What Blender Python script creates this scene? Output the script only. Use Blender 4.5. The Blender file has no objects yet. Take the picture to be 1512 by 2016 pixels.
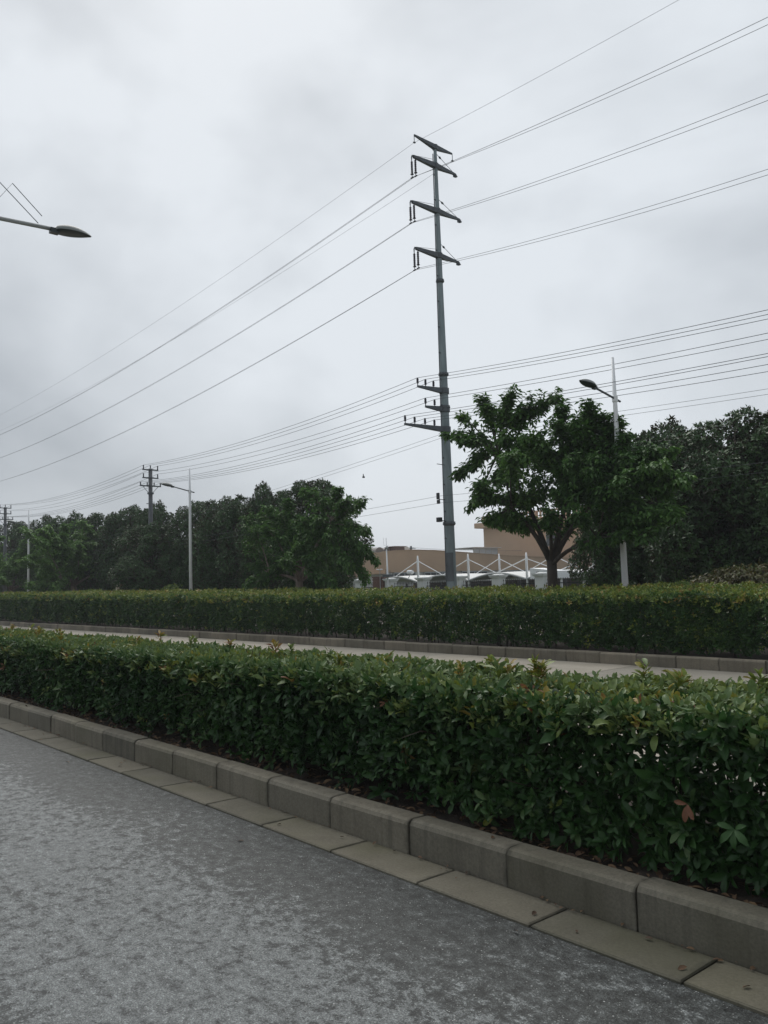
import bpy, math, random
import numpy as np
from mathutils import Vector, Matrix

# ------------------------------------------------------------------ camera, sky, sun, exposure
sc = bpy.context.scene
COL = sc.collection
CAM_H = 1.588
YAW, PITCH, ROLL = 0.71547, 0.085316, -0.031129
fw = Vector((-math.cos(YAW) * math.cos(PITCH), math.sin(YAW) * math.cos(PITCH), math.sin(PITCH)))
rt = Vector((math.sin(YAW), math.cos(YAW), 0))
up = rt.cross(fw)
r2 = math.cos(ROLL) * rt + math.sin(ROLL) * up
u2 = -math.sin(ROLL) * rt + math.cos(ROLL) * up
cam_data = bpy.data.cameras.new('camera')
cam = bpy.data.objects.new('camera', cam_data)
COL.objects.link(cam)
cam_data.sensor_fit = 'VERTICAL'
cam_data.sensor_height = 36.0
cam_data.lens = 36.0 * 1616.35 / 2016.0
cam_data.clip_start = 0.05
cam_data.clip_end = 3000
m = Matrix((r2, u2, -fw)).transposed().to_4x4()
m.translation = Vector((0, 0, CAM_H))
cam.matrix_world = m
sc.camera = cam

SUN_EL, SUN_AZ = math.radians(52), math.radians(-62)   # azimuth from +Y towards +X
sun_dir = Vector((math.sin(SUN_AZ) * math.cos(SUN_EL), math.cos(SUN_AZ) * math.cos(SUN_EL), math.sin(SUN_EL)))
world = bpy.data.worlds.new('World')
sc.world = world
world.use_nodes = True
wn, wl = world.node_tree.nodes, world.node_tree.links
wn.clear()
w_out = wn.new('ShaderNodeOutputWorld')
w_sky = wn.new('ShaderNodeTexSky')
w_sky.sky_type = 'NISHITA'
w_sky.sun_disc = False
w_sky.sun_elevation = SUN_EL
w_sky.sun_rotation = SUN_AZ
w_sky.dust_density = 3.0
w_b1 = wn.new('ShaderNodeBackground')
w_b1.inputs['Strength'].default_value = 0.08
wl.new(w_sky.outputs[0], w_b1.inputs['Color'])
w_tc = wn.new('ShaderNodeTexCoord')
w_n = wn.new('ShaderNodeTexNoise')
w_n.inputs['Scale'].default_value = 1.7
w_n.inputs['Detail'].default_value = 5.0
w_n.inputs['Roughness'].default_value = 0.5
w_n.inputs['Distortion'].default_value = 0.25
w_map = wn.new('ShaderNodeMapping')
w_map.inputs['Location'].default_value = (0.62, 0.1, 0.35)
w_map.inputs['Scale'].default_value = (1, 1, 1.5)
wl.new(w_tc.outputs['Generated'], w_map.inputs['Vector'])
wl.new(w_map.outputs[0], w_n.inputs['Vector'])
w_dot = wn.new('ShaderNodeVectorMath'); w_dot.operation = 'DOT_PRODUCT'
w_dot.inputs[1].default_value = sun_dir
wl.new(w_tc.outputs['Generated'], w_dot.inputs[0])
w_mr = wn.new('ShaderNodeMapRange')          # thinner cloud round the hidden sun
w_mr.interpolation_type = 'SMOOTHSTEP'
w_mr.inputs['From Min'].default_value = 0.25
w_mr.inputs['From Max'].default_value = 1.0
w_mr.inputs['To Min'].default_value = 0.0
w_mr.inputs['To Max'].default_value = 0.22
wl.new(w_dot.outputs['Value'], w_mr.inputs['Value'])
w_add = wn.new('ShaderNodeMath'); w_add.operation = 'ADD'
wl.new(w_n.outputs['Fac'], w_add.inputs[0])
wl.new(w_mr.outputs[0], w_add.inputs[1])
w_r = wn.new('ShaderNodeValToRGB')
w_r.color_ramp.elements[0].position = 0.45
w_r.color_ramp.elements[0].color = (0.285, 0.312, 0.342, 1)
w_r.color_ramp.elements[1].position = 0.72
w_r.color_ramp.elements[1].color = (0.585, 0.62, 0.655, 1)
wl.new(w_add.outputs[0], w_r.inputs['Fac'])
w_b2 = wn.new('ShaderNodeBackground')
w_b2.inputs['Strength'].default_value = 1.0
wl.new(w_r.outputs['Color'], w_b2.inputs['Color'])
w_mix = wn.new('ShaderNodeMixShader')
w_mix.inputs['Fac'].default_value = 0.95
wl.new(w_b1.outputs[0], w_mix.inputs[1])
wl.new(w_b2.outputs[0], w_mix.inputs[2])
wl.new(w_mix.outputs[0], w_out.inputs['Surface'])

sun_data = bpy.data.lights.new('sun', 'SUN')
sun_data.energy = 1.5
sun_data.angle = math.radians(50)
sun_data.color = (1.0, 0.965, 0.91)
sun = bpy.data.objects.new('sun', sun_data)
COL.objects.link(sun)
sun.rotation_euler = sun_dir.to_track_quat('Z', 'Y').to_euler()
sun.location = (0, 0, 60)

sc.view_settings.view_transform = 'Standard'
sc.view_settings.look = 'None'
sc.view_settings.exposure = 0.42
sc.view_settings.gamma = 1.0
sc.view_settings.use_curve_mapping = False
sc.cycles.max_bounces = 6
sc.cycles.diffuse_bounces = 3
sc.cycles.transparent_max_bounces = 6
sc.cycles.use_denoising = True

rng = np.random.default_rng(11)
rnd = random.Random(5)

# ------------------------------------------------------------------ materials
def new_mat(name):
    mt = bpy.data.materials.new(name)
    mt.use_nodes = True
    nt = mt.node_tree
    nt.nodes.clear()
    out = nt.nodes.new('ShaderNodeOutputMaterial')
    bs = nt.nodes.new('ShaderNodeBsdfPrincipled')
    nt.links.new(bs.outputs[0], out.inputs['Surface'])
    return mt, nt, bs, out

def node(nt, kind, **kw):
    n = nt.nodes.new(kind)
    for k, v in kw.items():
        if k in n.inputs.keys():
            n.inputs[k].default_value = v
        else:
            setattr(n, k, v)
    return n

def ramp(nt, fac, stops, interp='LINEAR'):
    r = nt.nodes.new('ShaderNodeValToRGB')
    r.color_ramp.interpolation = interp
    els = r.color_ramp.elements
    while len(els) < len(stops):
        els.new(0.5)
    for e, (p, c) in zip(els, stops):
        e.position = p
        e.color = (*c, 1) if len(c) == 3 else c
    nt.links.new(fac, r.inputs['Fac'])
    return r.outputs['Color']

def mixc(nt, fac, a, b, mode='MIX'):
    mx = nt.nodes.new('ShaderNodeMix')
    mx.data_type = 'RGBA'
    mx.blend_type = mode
    if isinstance(fac, float):
        mx.inputs[0].default_value = fac
    else:
        nt.links.new(fac, mx.inputs[0])
    for s, v in ((6, a), (7, b)):
        if isinstance(v, tuple):
            mx.inputs[s].default_value = (*v, 1)
        else:
            nt.links.new(v, mx.inputs[s])
    return mx.outputs[2]

def coords(nt, per_object=True, scale=(1, 1, 1)):
    tc = nt.nodes.new('ShaderNodeTexCoord')
    mp = nt.nodes.new('ShaderNodeMapping')
    mp.inputs['Scale'].default_value = scale
    nt.links.new(tc.outputs['Object'], mp.inputs['Vector'])
    if per_object:
        oi = nt.nodes.new('ShaderNodeObjectInfo')
        mu = node(nt, 'ShaderNodeMath', operation='MULTIPLY')
        mu.inputs[1].default_value = 91.7
        nt.links.new(oi.outputs['Random'], mu.inputs[0])
        nt.links.new(mu.outputs[0], mp.inputs['Location'])
    return mp.outputs[0]

def noise(nt, vec, scale, detail=4.0, rough=0.55, out='Fac'):
    n = node(nt, 'ShaderNodeTexNoise', Scale=scale, Detail=detail, Roughness=rough)
    nt.links.new(vec, n.inputs['Vector'])
    return n.outputs[out]

def bump(nt, bs, height, strength, dist=0.02):
    b = node(nt, 'ShaderNodeBump', Strength=strength, Distance=dist)
    nt.links.new(height, b.inputs['Height'])
    nt.links.new(b.outputs[0], bs.inputs['Normal'])

def simple(name, col, rough=0.6, var=0.25, scale=6.0, metal=0.0, bmp=0.15, stretch=(1, 1, 1), spec=0.5):
    mt, nt, bs, out = new_mat(name)
    v = coords(nt, True, stretch)
    f = noise(nt, v, scale, 5.0, 0.6)
    lo = tuple(c * (1 - var) for c in col)
    hi = tuple(min(1, c * (1 + var)) for c in col)
    nt.links.new(ramp(nt, f, [(0.3, lo), (0.7, hi)]), bs.inputs['Base Color'])
    bs.inputs['Roughness'].default_value = rough
    bs.inputs['Metallic'].default_value = metal
    bs.inputs['Specular IOR Level'].default_value = spec
    if bmp:
        bump(nt, bs, noise(nt, v, scale * 6, 4.0), bmp, 0.01)
    return mt

def leaf_mat(name, stops, rough=0.42, trans=0.22, back=None, spec=0.4, vein=True):
    mt, nt, bs, out = new_mat(name)
    at = node(nt, 'ShaderNodeAttribute', attribute_name='tint')
    col = ramp(nt, at.outputs['Fac'], stops)
    tc = nt.nodes.new('ShaderNodeTexCoord')
    n = noise(nt, tc.outputs['Object'], 35.0, 2.0)
    col = mixc(nt, 1.0, col, ramp(nt, n, [(0.3, (0.72, 0.72, 0.72)), (0.7, (1.2, 1.2, 1.2))]), 'MULTIPLY')
    if back:
        ge = nt.nodes.new('ShaderNodeNewGeometry')
        col = mixc(nt, ge.outputs['Backfacing'], col, back)
    nt.links.new(col, bs.inputs['Base Color'])
    bs.inputs['Roughness'].default_value = rough
    bs.inputs['Specular IOR Level'].default_value = spec
    tr = nt.nodes.new('ShaderNodeBsdfTranslucent')
    nt.links.new(col, tr.inputs['Color'])
    mx = nt.nodes.new('ShaderNodeMixShader')
    mx.inputs[0].default_value = trans
    nt.links.new(bs.outputs[0], mx.inputs[1])
    nt.links.new(tr.outputs[0], mx.inputs[2])
    nt.links.new(mx.outputs[0], out.inputs['Surface'])
    return mt

M = {}
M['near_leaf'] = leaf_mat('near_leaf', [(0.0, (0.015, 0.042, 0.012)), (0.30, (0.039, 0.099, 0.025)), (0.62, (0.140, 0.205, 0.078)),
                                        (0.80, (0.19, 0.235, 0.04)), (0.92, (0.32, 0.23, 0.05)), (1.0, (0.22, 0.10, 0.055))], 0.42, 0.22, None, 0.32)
M['far_leaf'] = leaf_mat('far_leaf', [(0.0, (0.017, 0.046, 0.012)), (0.4, (0.046, 0.108, 0.026)), (0.7, (0.165, 0.225, 0.042)),
                                      (0.9, (0.25, 0.27, 0.04)), (1.0, (0.28, 0.18, 0.06))], 0.5, 0.2, None, 0.25)
M['cherry_leaf'] = leaf_mat('cherry_leaf', [(0.0, (0.036, 0.092, 0.022)), (0.5, (0.082, 0.180, 0.040)), (1.0, (0.165, 0.29, 0.062))], 0.5, 0.30, None, 0.25)
M['young_leaf'] = leaf_mat('young_leaf', [(0.0, (0.075, 0.165, 0.042)), (0.5, (0.135, 0.265, 0.062)), (1.0, (0.21, 0.35, 0.08))], 0.5, 0.30, None, 0.25)
M['magnolia_leaf'] = leaf_mat('magnolia_leaf', [(0.0, (0.026, 0.063, 0.019)), (0.6, (0.053, 0.110, 0.034)), (1.0, (0.095, 0.16, 0.05))], 0.42, 0.08,
                              back=(0.060, 0.050, 0.024), spec=0.3)
M['maple_leaf'] = leaf_mat('maple_leaf', [(0.0, (0.085, 0.058, 0.02)), (0.5, (0.105, 0.10, 0.026)), (1.0, (0.08, 0.12, 0.026))], 0.5, 0.3)
M['bark'] = simple('bark', (0.05, 0.04, 0.032), 0.9, 0.45, 9.0, 0, 0.6, (1, 1, 0.3))
M['pale_bark'] = simple('pale_bark', (0.16, 0.125, 0.10), 0.9, 0.4, 9.0, 0, 0.6, (1, 1, 0.3))
M['twig'] = simple('twig', (0.05, 0.038, 0.028), 0.9, 0.3, 12.0)
M['soil'] = simple('soil', (0.045, 0.034, 0.025), 0.95, 0.6, 14.0, 0, 0.9)
M['litter'] = leaf_mat('litter', [(0.0, (0.05, 0.03, 0.02)), (0.5, (0.12, 0.07, 0.04)), (1.0, (0.20, 0.13, 0.07))], 0.8, 0.05)

def concrete(name, c0, c1, stain, moss=0.25, rough=0.82, streak=True, ends=False):
    mt, nt, bs, out = new_mat(name)
    v = coords(nt)
    big = noise(nt, v, 2.6, 5.0, 0.6)
    col = ramp(nt, big, [(0.3, c0), (0.72, c1)])
    fine = noise(nt, v, 70.0, 3.0, 0.7)
    col = mixc(nt, 1.0, col, ramp(nt, fine, [(0.25, (0.74, 0.74, 0.74)), (0.75, (1.2, 1.2, 1.2))]), 'MULTIPLY')
    if streak:
        v2 = coords(nt, True, (9, 9, 0.5))
        s = noise(nt, v2, 1.6, 3.0, 0.6)
        col = mixc(nt, ramp(nt, s, [(0.50, (0, 0, 0)), (0.72, (0.55, 0.55, 0.55))]), col, stain)
    v3 = coords(nt)
    g = noise(nt, v3, 1.1, 3.0)
    col = mixc(nt, ramp(nt, g, [(0.50, (0, 0, 0)), (0.75, (moss, moss, moss))]), col, (0.085, 0.085, 0.045))
    if ends:
        tcg = nt.nodes.new('ShaderNodeTexCoord'); sx = nt.nodes.new('ShaderNodeSeparateXYZ')
        nt.links.new(tcg.outputs['Generated'], sx.inputs[0])
        ed = node(nt, 'ShaderNodeMath', operation='SUBTRACT'); ed.inputs[1].default_value = 0.5
        nt.links.new(sx.outputs['X'], ed.inputs[0])
        ab = node(nt, 'ShaderNodeMath', operation='ABSOLUTE'); nt.links.new(ed.outputs[0], ab.inputs[0])
        wob_ = node(nt, 'ShaderNodeMath', operation='MULTIPLY_ADD'); wob_.inputs[1].default_value = 0.16
        nt.links.new(noise(nt, coords(nt), 7.0, 4.0, 0.6), wob_.inputs[0]); nt.links.new(ab.outputs[0], wob_.inputs[2])
        col = mixc(nt, ramp(nt, wob_.outputs[0], [(0.545, (0, 0, 0)), (0.575, (.3, .3, .3)), (0.60, (.6, .6, .6))]), col, (0.03, 0.028, 0.022))
    oi = nt.nodes.new('ShaderNodeObjectInfo')
    tone = ramp(nt, oi.outputs['Random'], [(0, (0.78, 0.79, 0.78)), (1, (1.18, 1.16, 1.12))])
    col = mixc(nt, 1.0, col, tone, 'MULTIPLY')
    nt.links.new(col, bs.inputs['Base Color'])
    bs.inputs['Roughness'].default_value = rough
    bs.inputs['Specular IOR Level'].default_value = 0.3
    bump(nt, bs, fine, 0.35, 0.004)
    return mt

M['kerb'] = concrete('kerb', (0.134, 0.122, 0.096), (0.200, 0.184, 0.148), (0.075, 0.070, 0.056), 0.38, ends=True)
M['gutter'] = concrete('gutter', (0.102, 0.094, 0.073), (0.158, 0.147, 0.117), (0.09, 0.085, 0.055), 0.6, streak=False, ends=True)
M['far_kerb'] = concrete('far_kerb', (0.150, 0.134, 0.106), (0.225, 0.200, 0.160), (0.10, 0.085, 0.07), 0.25, ends=True)
M['lane'] = concrete('lane', (0.265, 0.242, 0.205), (0.335, 0.31, 0.268), (0.3, 0.28, 0.24), 0.05, streak=False)
M['paver'] = concrete('paver', (0.22, 0.2, 0.18), (0.3, 0.27, 0.25), (0.2, 0.18, 0.16), 0.1, streak=False)
M['stucco'] = simple('stucco', (0.46, 0.325, 0.222), 0.9, 0.07, 0.5, 0, 0.1)
M['stucco_light'] = simple('stucco_light', (0.49, 0.345, 0.235), 0.9, 0.06, 0.3, 0, 0.1)
M['pale_wall'] = simple('pale_wall', (0.55, 0.55, 0.53), 0.85, 0.08, 1.0, 0, 0.1)
M['white_paint'] = simple('white_paint', (0.86, 0.87, 0.88), 0.5, 0.06, 2.0, 0, 0.05)
M['white_plaster'] = simple('white_plaster', (0.74, 0.75, 0.74), 0.85, 0.10, 3.0, 0, 0.15, (1, 1, 0.4))
M['membrane'] = simple('membrane', (0.70, 0.70, 0.68), 0.6, 0.04, 0.8, 0, 0.03)
M['dark_glass'] = simple('dark_glass', (0.03, 0.035, 0.04), 0.12, 0.2, 1.0, 0, 0)
M['pale_glass'] = simple('pale_glass', (0.42, 0.50, 0.56), 0.2, 0.12, 0.6, 0, 0)
M['black_iron'] = simple('black_iron', (0.025, 0.026, 0.028), 0.5, 0.2, 8.0)
M['dark_steel'] = simple('dark_steel', (0.11, 0.122, 0.135), 0.55, 0.25, 4.0, 0.2)
M['pole_steel'] = simple('pole_steel', (0.25, 0.30, 0.315), 0.6, 0.22, 1.6, 0.15, 0.1, (3, 3, 0.6))
M['pole_patch'] = simple('pole_patch', (0.135, 0.15, 0.16), 0.75, 0.25, 2.2, 0.0, 0.15, (2, 2, 0.7))
M['insulator'] = simple('insulator', (0.035, 0.032, 0.045), 0.4, 0.2, 6.0, 0, 0)
M['old_concrete'] = simple('old_concrete', (0.11, 0.115, 0.125), 0.85, 0.2, 3.0)
M['wire'] = simple('wire', (0.10, 0.105, 0.112), 0.6, 0.1, 3.0, 0, 0)
M['grey_paint'] = simple('grey_paint', (0.36, 0.38, 0.38), 0.5, 0.1, 3.0)
M['lamp_shell'] = simple('lamp_shell', (0.20, 0.215, 0.205), 0.45, 0.15, 4.0)
M['lamp_dark'] = simple('lamp_dark', (0.035, 0.045, 0.047), 0.35, 0.2, 5.0)
M['brown_metal'] = simple('brown_metal', (0.13, 0.085, 0.07), 0.7, 0.2, 2.0)
M['duct_grey'] = simple('duct_grey', (0.20, 0.19, 0.18), 0.6, 0.25, 2.0, 0.2)
M['brick_red'] = simple('brick_red', (0.17, 0.095, 0.075), 0.9, 0.25, 5.0)
M['sheet_grey'] = simple('sheet_grey', (0.34, 0.36, 0.39), 0.6, 0.1, 2.0)
M['sign_blue'] = simple('sign_blue', (0.42, 0.55, 0.56), 0.5, 0.1, 2.0)
M['cream'] = simple('cream', (0.62, 0.55, 0.40), 0.5, 0.15, 4.0)
M['tan'] = simple('tan', (0.50, 0.33, 0.17), 0.6, 0.15, 4.0)
M['car_blue'] = simple('car_blue', (0.02, 0.03, 0.08), 0.25, 0.1, 3.0)
M['rubber'] = simple('rubber', (0.02, 0.02, 0.02), 0.8, 0.1, 3.0)

# asphalt: dark binder, worn to pale aggregate in the wheel track, bright chippings, fine cracks
mt, nt, bs, out = new_mat('asphalt')
tc = nt.nodes.new('ShaderNodeTexCoord')
ov = tc.outputs['Object']
mp = node(nt, 'ShaderNodeMapping', Scale=(1.0, 1.6, 1.0))
nt.links.new(ov, mp.inputs['Vector'])
sep = nt.nodes.new('ShaderNodeSeparateXYZ')
nt.links.new(ov, sep.inputs[0])
n_big = noise(nt, mp.outputs[0], 0.8, 3.0, 0.55)
mp2 = node(nt, 'ShaderNodeMapping', Scale=(0.95, 1.1, 1.0))
nt.links.new(ov, mp2.inputs['Vector'])
n_mid = noise(nt, mp2.outputs[0], 13.0, 6.0, 0.72)
n_clump = noise(nt, mp2.outputs[0], 60.0, 3.0, 0.65)
n_fine = noise(nt, ov, 80.0, 3.0, 0.8)
trk = node(nt, 'ShaderNodeMapRange')               # wheel track wear across the road (object Y)
trk.interpolation_type = 'SMOOTHSTEP'
trk.inputs['From Min'].default_value = 2.62
trk.inputs['From Max'].default_value = 2.0
trk.inputs['To Min'].default_value = -0.17
trk.inputs['To Max'].default_value = 0.06
nt.links.new(sep.outputs['Y'], trk.inputs['Value'])
s1 = node(nt, 'ShaderNodeMath', operation='MULTIPLY_ADD')
nt.links.new(n_big, s1.inputs[0]); s1.inputs[1].default_value = 0.42
nt.links.new(trk.outputs[0], s1.inputs[2])
s2 = node(nt, 'ShaderNodeMath', operation='MULTIPLY_ADD')
nt.links.new(n_mid, s2.inputs[0]); s2.inputs[1].default_value = 1.0
nt.links.new(s1.outputs[0], s2.inputs[2])
trk2 = node(nt, 'ShaderNodeMapRange')
trk2.interpolation_type = 'SMOOTHSTEP'
trk2.inputs['From Min'].default_value = 1.35
trk2.inputs['From Max'].default_value = 0.85
trk2.inputs['To Min'].default_value = 0.0
trk2.inputs['To Max'].default_value = -0.13
nt.links.new(sep.outputs['Y'], trk2.inputs['Value'])
s2b = node(nt, 'ShaderNodeMath', operation='ADD')
nt.links.new(s2.outputs[0], s2b.inputs[0]); nt.links.new(trk2.outputs[0], s2b.inputs[1])
s2 = s2b
s3 = node(nt, 'ShaderNodeMath', operation='MULTIPLY_ADD')
nt.links.new(n_clump, s3.inputs[0]); s3.inputs[1].default_value = 0.60
nt.links.new(s2.outputs[0], s3.inputs[2])
wear = ramp(nt, s3.outputs[0], [(0.80, (0, 0, 0)), (0.98, (.25, .25, .25)), (1.08, (.68, .68, .68)), (1.30, (1, 1, 1))])
col = mixc(nt, wear, (0.033, 0.037, 0.036), (0.128, 0.138, 0.138))
col = mixc(nt, 1.0, col, ramp(nt, n_mid, [(0.36, (0.42, 0.42, 0.43)), (0.50, (1, 1, 1)), (0.62, (1.25, 1.25, 1.25))]), 'MULTIPLY')
n_st = noise(nt, mp2.outputs[0], 34.0, 4.0, 0.78)
col = mixc(nt, 1.0, col, ramp(nt, n_st, [(0.34, (0.50, 0.50, 0.50)), (0.48, (.92, .92, .92)), (0.56, (1.12, 1.12, 1.12)), (0.66, (1.7, 1.7, 1.7))]), 'MULTIPLY')
n_gr = noise(nt, ov, 140.0, 2.0, 0.7)
col = mixc(nt, 1.0, col, ramp(nt, n_gr, [(0.36, (0.45, 0.45, 0.45)), (0.5, (.95, .95, .95)), (0.64, (1.7, 1.7, 1.7))]), 'MULTIPLY')
vo = node(nt, 'ShaderNodeTexVoronoi', Scale=110.0)
nt.links.new(ov, vo.inputs['Vector'])
sp_c = nt.nodes.new('ShaderNodeSeparateColor')
nt.links.new(vo.outputs['Color'], sp_c.inputs[0])
sz = node(nt, 'ShaderNodeMapRange')
sz.inputs['From Min'].default_value = 0.74
sz.inputs['From Max'].default_value = 1.0
sz.inputs['To Min'].default_value = 0.0
sz.inputs['To Max'].default_value = 0.42
nt.links.new(sp_c.outputs[0], sz.inputs['Value'])
chip = node(nt, 'ShaderNodeMath', operation='LESS_THAN')
nt.links.new(vo.outputs['Distance'], chip.inputs[0]); nt.links.new(sz.outputs[0], chip.inputs[1])
chipc = ramp(nt, sp_c.outputs[1], [(0.0, (0.10, 0.105, 0.10)), (0.7, (0.20, 0.21, 0.20)), (1.0, (0.42, 0.43, 0.42))])
col = mixc(nt, chip.outputs[0], col, chipc)
n_cr = noise(nt, mp.outputs[0], 0.35, 5.0, 0.55)
c1 = node(nt, 'ShaderNodeMath', operation='SUBTRACT'); c1.inputs[1].default_value = 0.5
nt.links.new(n_cr, c1.inputs[0])
c2 = node(nt, 'ShaderNodeMath', operation='ABSOLUTE'); nt.links.new(c1.outputs[0], c2.inputs[0])
crack = ramp(nt, c2.outputs[0], [(0.0, (0.22, 0.22, 0.22)), (0.0012, (0, 0, 0))])
col = mixc(nt, crack, col, (0.02, 0.02, 0.02))
nt.links.new(col, bs.inputs['Base Color'])
bs.inputs['Roughness'].default_value = 0.6
bs.inputs['Specular IOR Level'].default_value = 0.4
hb = node(nt, 'ShaderNodeMath', operation='MULTIPLY_ADD')
nt.links.new(s3.outputs[0], hb.inputs[0]); hb.inputs[1].default_value = 1.6
nt.links.new(n_fine, hb.inputs[2])
bump(nt, bs, hb.outputs[0], 0.55, 0.010)
M['asphalt'] = mt
M['ground'] = simple('ground', (0.06, 0.07, 0.035), 0.95, 0.4, 2.5, 0, 0.5)

# ------------------------------------------------------------------ mesh helpers
def nrm(a):
    return a / np.maximum(np.linalg.norm(a, axis=-1, keepdims=True), 1e-9)

class MB:
    def __init__(self):
        self.v, self.f = [], []
    def add(self, vs, fs):
        o = len(self.v)
        self.v += [tuple(p) for p in vs]
        self.f += [tuple(i + o for i in f) for f in fs]
        return self
    def box(self, c, s, rz=0.0, taper=1.0, rx=0.0):
        R = Matrix.Rotation(rz, 3, 'Z') @ Matrix.Rotation(rx, 3, 'X')
        vs = []
        for z in (-.5, .5):
            k = taper if z > 0 else 1.0
            for x, y in ((-.5, -.5), (.5, -.5), (.5, .5), (-.5, .5)):
                vs.append(Vector(c) + R @ Vector((x * s[0] * k, y * s[1] * k, z * s[2])))
        return self.add(vs, [(3, 2, 1, 0), (4, 5, 6, 7), (0, 1, 5, 4), (1, 2, 6, 5), (2, 3, 7, 6), (3, 0, 4, 7)])
    def tube(self, pts, r, n=8, cap=True):
        pts = [Vector(p) for p in pts]
        rs = r if isinstance(r, (list, tuple)) else [r] * len(pts)
        vs, fs = [], []
        prev = None
        for i, p in enumerate(pts):
            d = (pts[min(i + 1, len(pts) - 1)] - pts[max(i - 1, 0)]).normalized()
            if prev is None:
                a = d.orthogonal().normalized()
            else:
                a = (prev - d * prev.dot(d))
                a = a.normalized() if a.length > 1e-6 else d.orthogonal().normalized()
            prev = a
            b = d.cross(a)
            for k in range(n):
                t = 2 * math.pi * k / n
                vs.append(p + (a * math.cos(t) + b * math.sin(t)) * rs[i])
        for i in range(len(pts) - 1):
            for k in range(n):
                k2 = (k + 1) % n
                fs.append((i * n + k, i * n + k2, (i + 1) * n + k2, (i + 1) * n + k))
        if cap:
            fs.append(tuple(reversed(range(n))))
            fs.append(tuple((len(pts) - 1) * n + k for k in range(n)))
        return self.add(vs, fs)
    def lathe(self, c, prof, n=12, axis='Z'):
        vs, fs = [], []
        c = Vector(c)
        for r, h in prof:
            for k in range(n):
                t = 2 * math.pi * k / n
                p = Vector((r * math.cos(t), r * math.sin(t), h))
                if axis == 'Y':
                    p = Vector((p.x, p.z, p.y))
                vs.append(c + p)
        for i in range(len(prof) - 1):
            for k in range(n):
                k2 = (k + 1) % n
                fs.append((i * n + k, i * n + k2, (i + 1) * n + k2, (i + 1) * n + k))
        fs.append(tuple(reversed(range(n))))
        fs.append(tuple((len(prof) - 1) * n + k for k in range(n)))
        return self.add(vs, fs)
    def prism(self, poly, off):
        n = len(poly)
        a = [Vector(p) for p in poly]
        b = [p + Vector(off) for p in a]
        fs = [tuple(reversed(range(n))), tuple(range(n, 2 * n))]
        fs += [(i, (i + 1) % n, n + (i + 1) % n, n + i) for i in range(n)]
        return self.add(a + b, fs)
    def mesh(self, name, mat, smooth=False):
        me = bpy.data.meshes.new(name)
        me.from_pydata(self.v, [], self.f)
        me.materials.append(M[mat])
        if smooth:
            me.polygons.foreach_set('use_smooth', [True] * len(me.polygons))
        me.update()
        return me
    def build(self, name, mat, parent=None, smooth=False, loc=None):
        return link(name, self.mesh(name, mat, smooth), parent, loc)

def link(name, data, parent=None, loc=None):
    o = bpy.data.objects.new(name, data)
    COL.objects.link(o)
    if parent is not None:
        o.parent = parent
    if loc is not None:
        o.location = loc
    return o

def tag(o, label=None, cat=None, group=None, kind=None):
    for k, v in (('label', label), ('category', cat), ('group', group), ('kind', kind)):
        if v:
            o[k] = v
    return o

def thing(name, label, cat, loc=(0, 0, 0), rz=0.0, group=None):
    o = link(name, None, None, loc)
    o.rotation_euler = (0, 0, rz)
    o.empty_display_size = 0.2
    return tag(o, label, cat, group)

def dup(root, loc=None, rz=None, label=None, scale=None):
    r = root.copy()
    COL.objects.link(r)
    if loc is not None:
        r.location = loc
    if rz is not None:
        r.rotation_euler = (0, 0, rz)
    if scale is not None:
        r.scale = scale
    if label:
        r['label'] = label
    for ch in root.children:
        c = ch.copy()
        COL.objects.link(c)
        c.parent = r
        for g in ch.children:
            d = g.copy()
            COL.objects.link(d)
            d.parent = c
    return r

def sub_at(o):
    return o

def np_mesh(name, V, T, mat, tint=None, smooth=True):
    """triangles from arrays"""
    me = bpy.data.meshes.new(name)
    nv, ntr = len(V), len(T)
    me.vertices.add(nv)
    me.vertices.foreach_set('co', np.ascontiguousarray(V, np.float32).ravel())
    me.loops.add(ntr * 3)
    me.loops.foreach_set('vertex_index', np.ascontiguousarray(T, np.int32).ravel())
    me.polygons.add(ntr)
    me.polygons.foreach_set('loop_start', np.arange(0, ntr * 3, 3, dtype=np.int32))
    me.polygons.foreach_set('use_smooth', np.full(ntr, smooth))
    me.update(calc_edges=True)
    if tint is not None:
        at = me.attributes.new('tint', 'FLOAT', 'POINT')
        at.data.foreach_set('value', np.ascontiguousarray(tint, np.float32))
    me.materials.append(M[mat])
    return me

# leaf templates: x across, y along, z out of the leaf
FULL_V = np.array([(0, 0, 0), (0, .33, .0), (0, .68, -.03), (0, 1, -.14),
                   (-.33, .30, .08), (-.46, .66, .05), (.33, .30, .08), (.46, .66, .05), (-.24, .90, -.05), (.24, .90, -.05)], float)
FULL_T = np.array([(0, 1, 4), (0, 6, 1), (1, 5, 4), (1, 2, 5), (1, 6, 7), (1, 7, 2), (2, 8, 5), (2, 3, 8), (2, 7, 9), (2, 9, 3)])
FOLD_V = np.array([(0, 0, 0), (-.48, .5, .08), (0, .5, -.04), (.48, .5, .08), (0, 1, -.12)], float)
FOLD_T = np.array([(0, 2, 1), (0, 3, 2), (1, 2, 4), (2, 3, 4)])
FLAT_V = np.array([(0, 0, 0), (-.48, .48, .06), (.48, .48, .06), (0, 1, -.10)], float)
FLAT_T = np.array([(0, 2, 1), (1, 2, 3)])
SHAPES = {'full': (FULL_V, FULL_T), 'fold': (FOLD_V, FOLD_T), 'flat': (FLAT_V, FLAT_T)}

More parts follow.
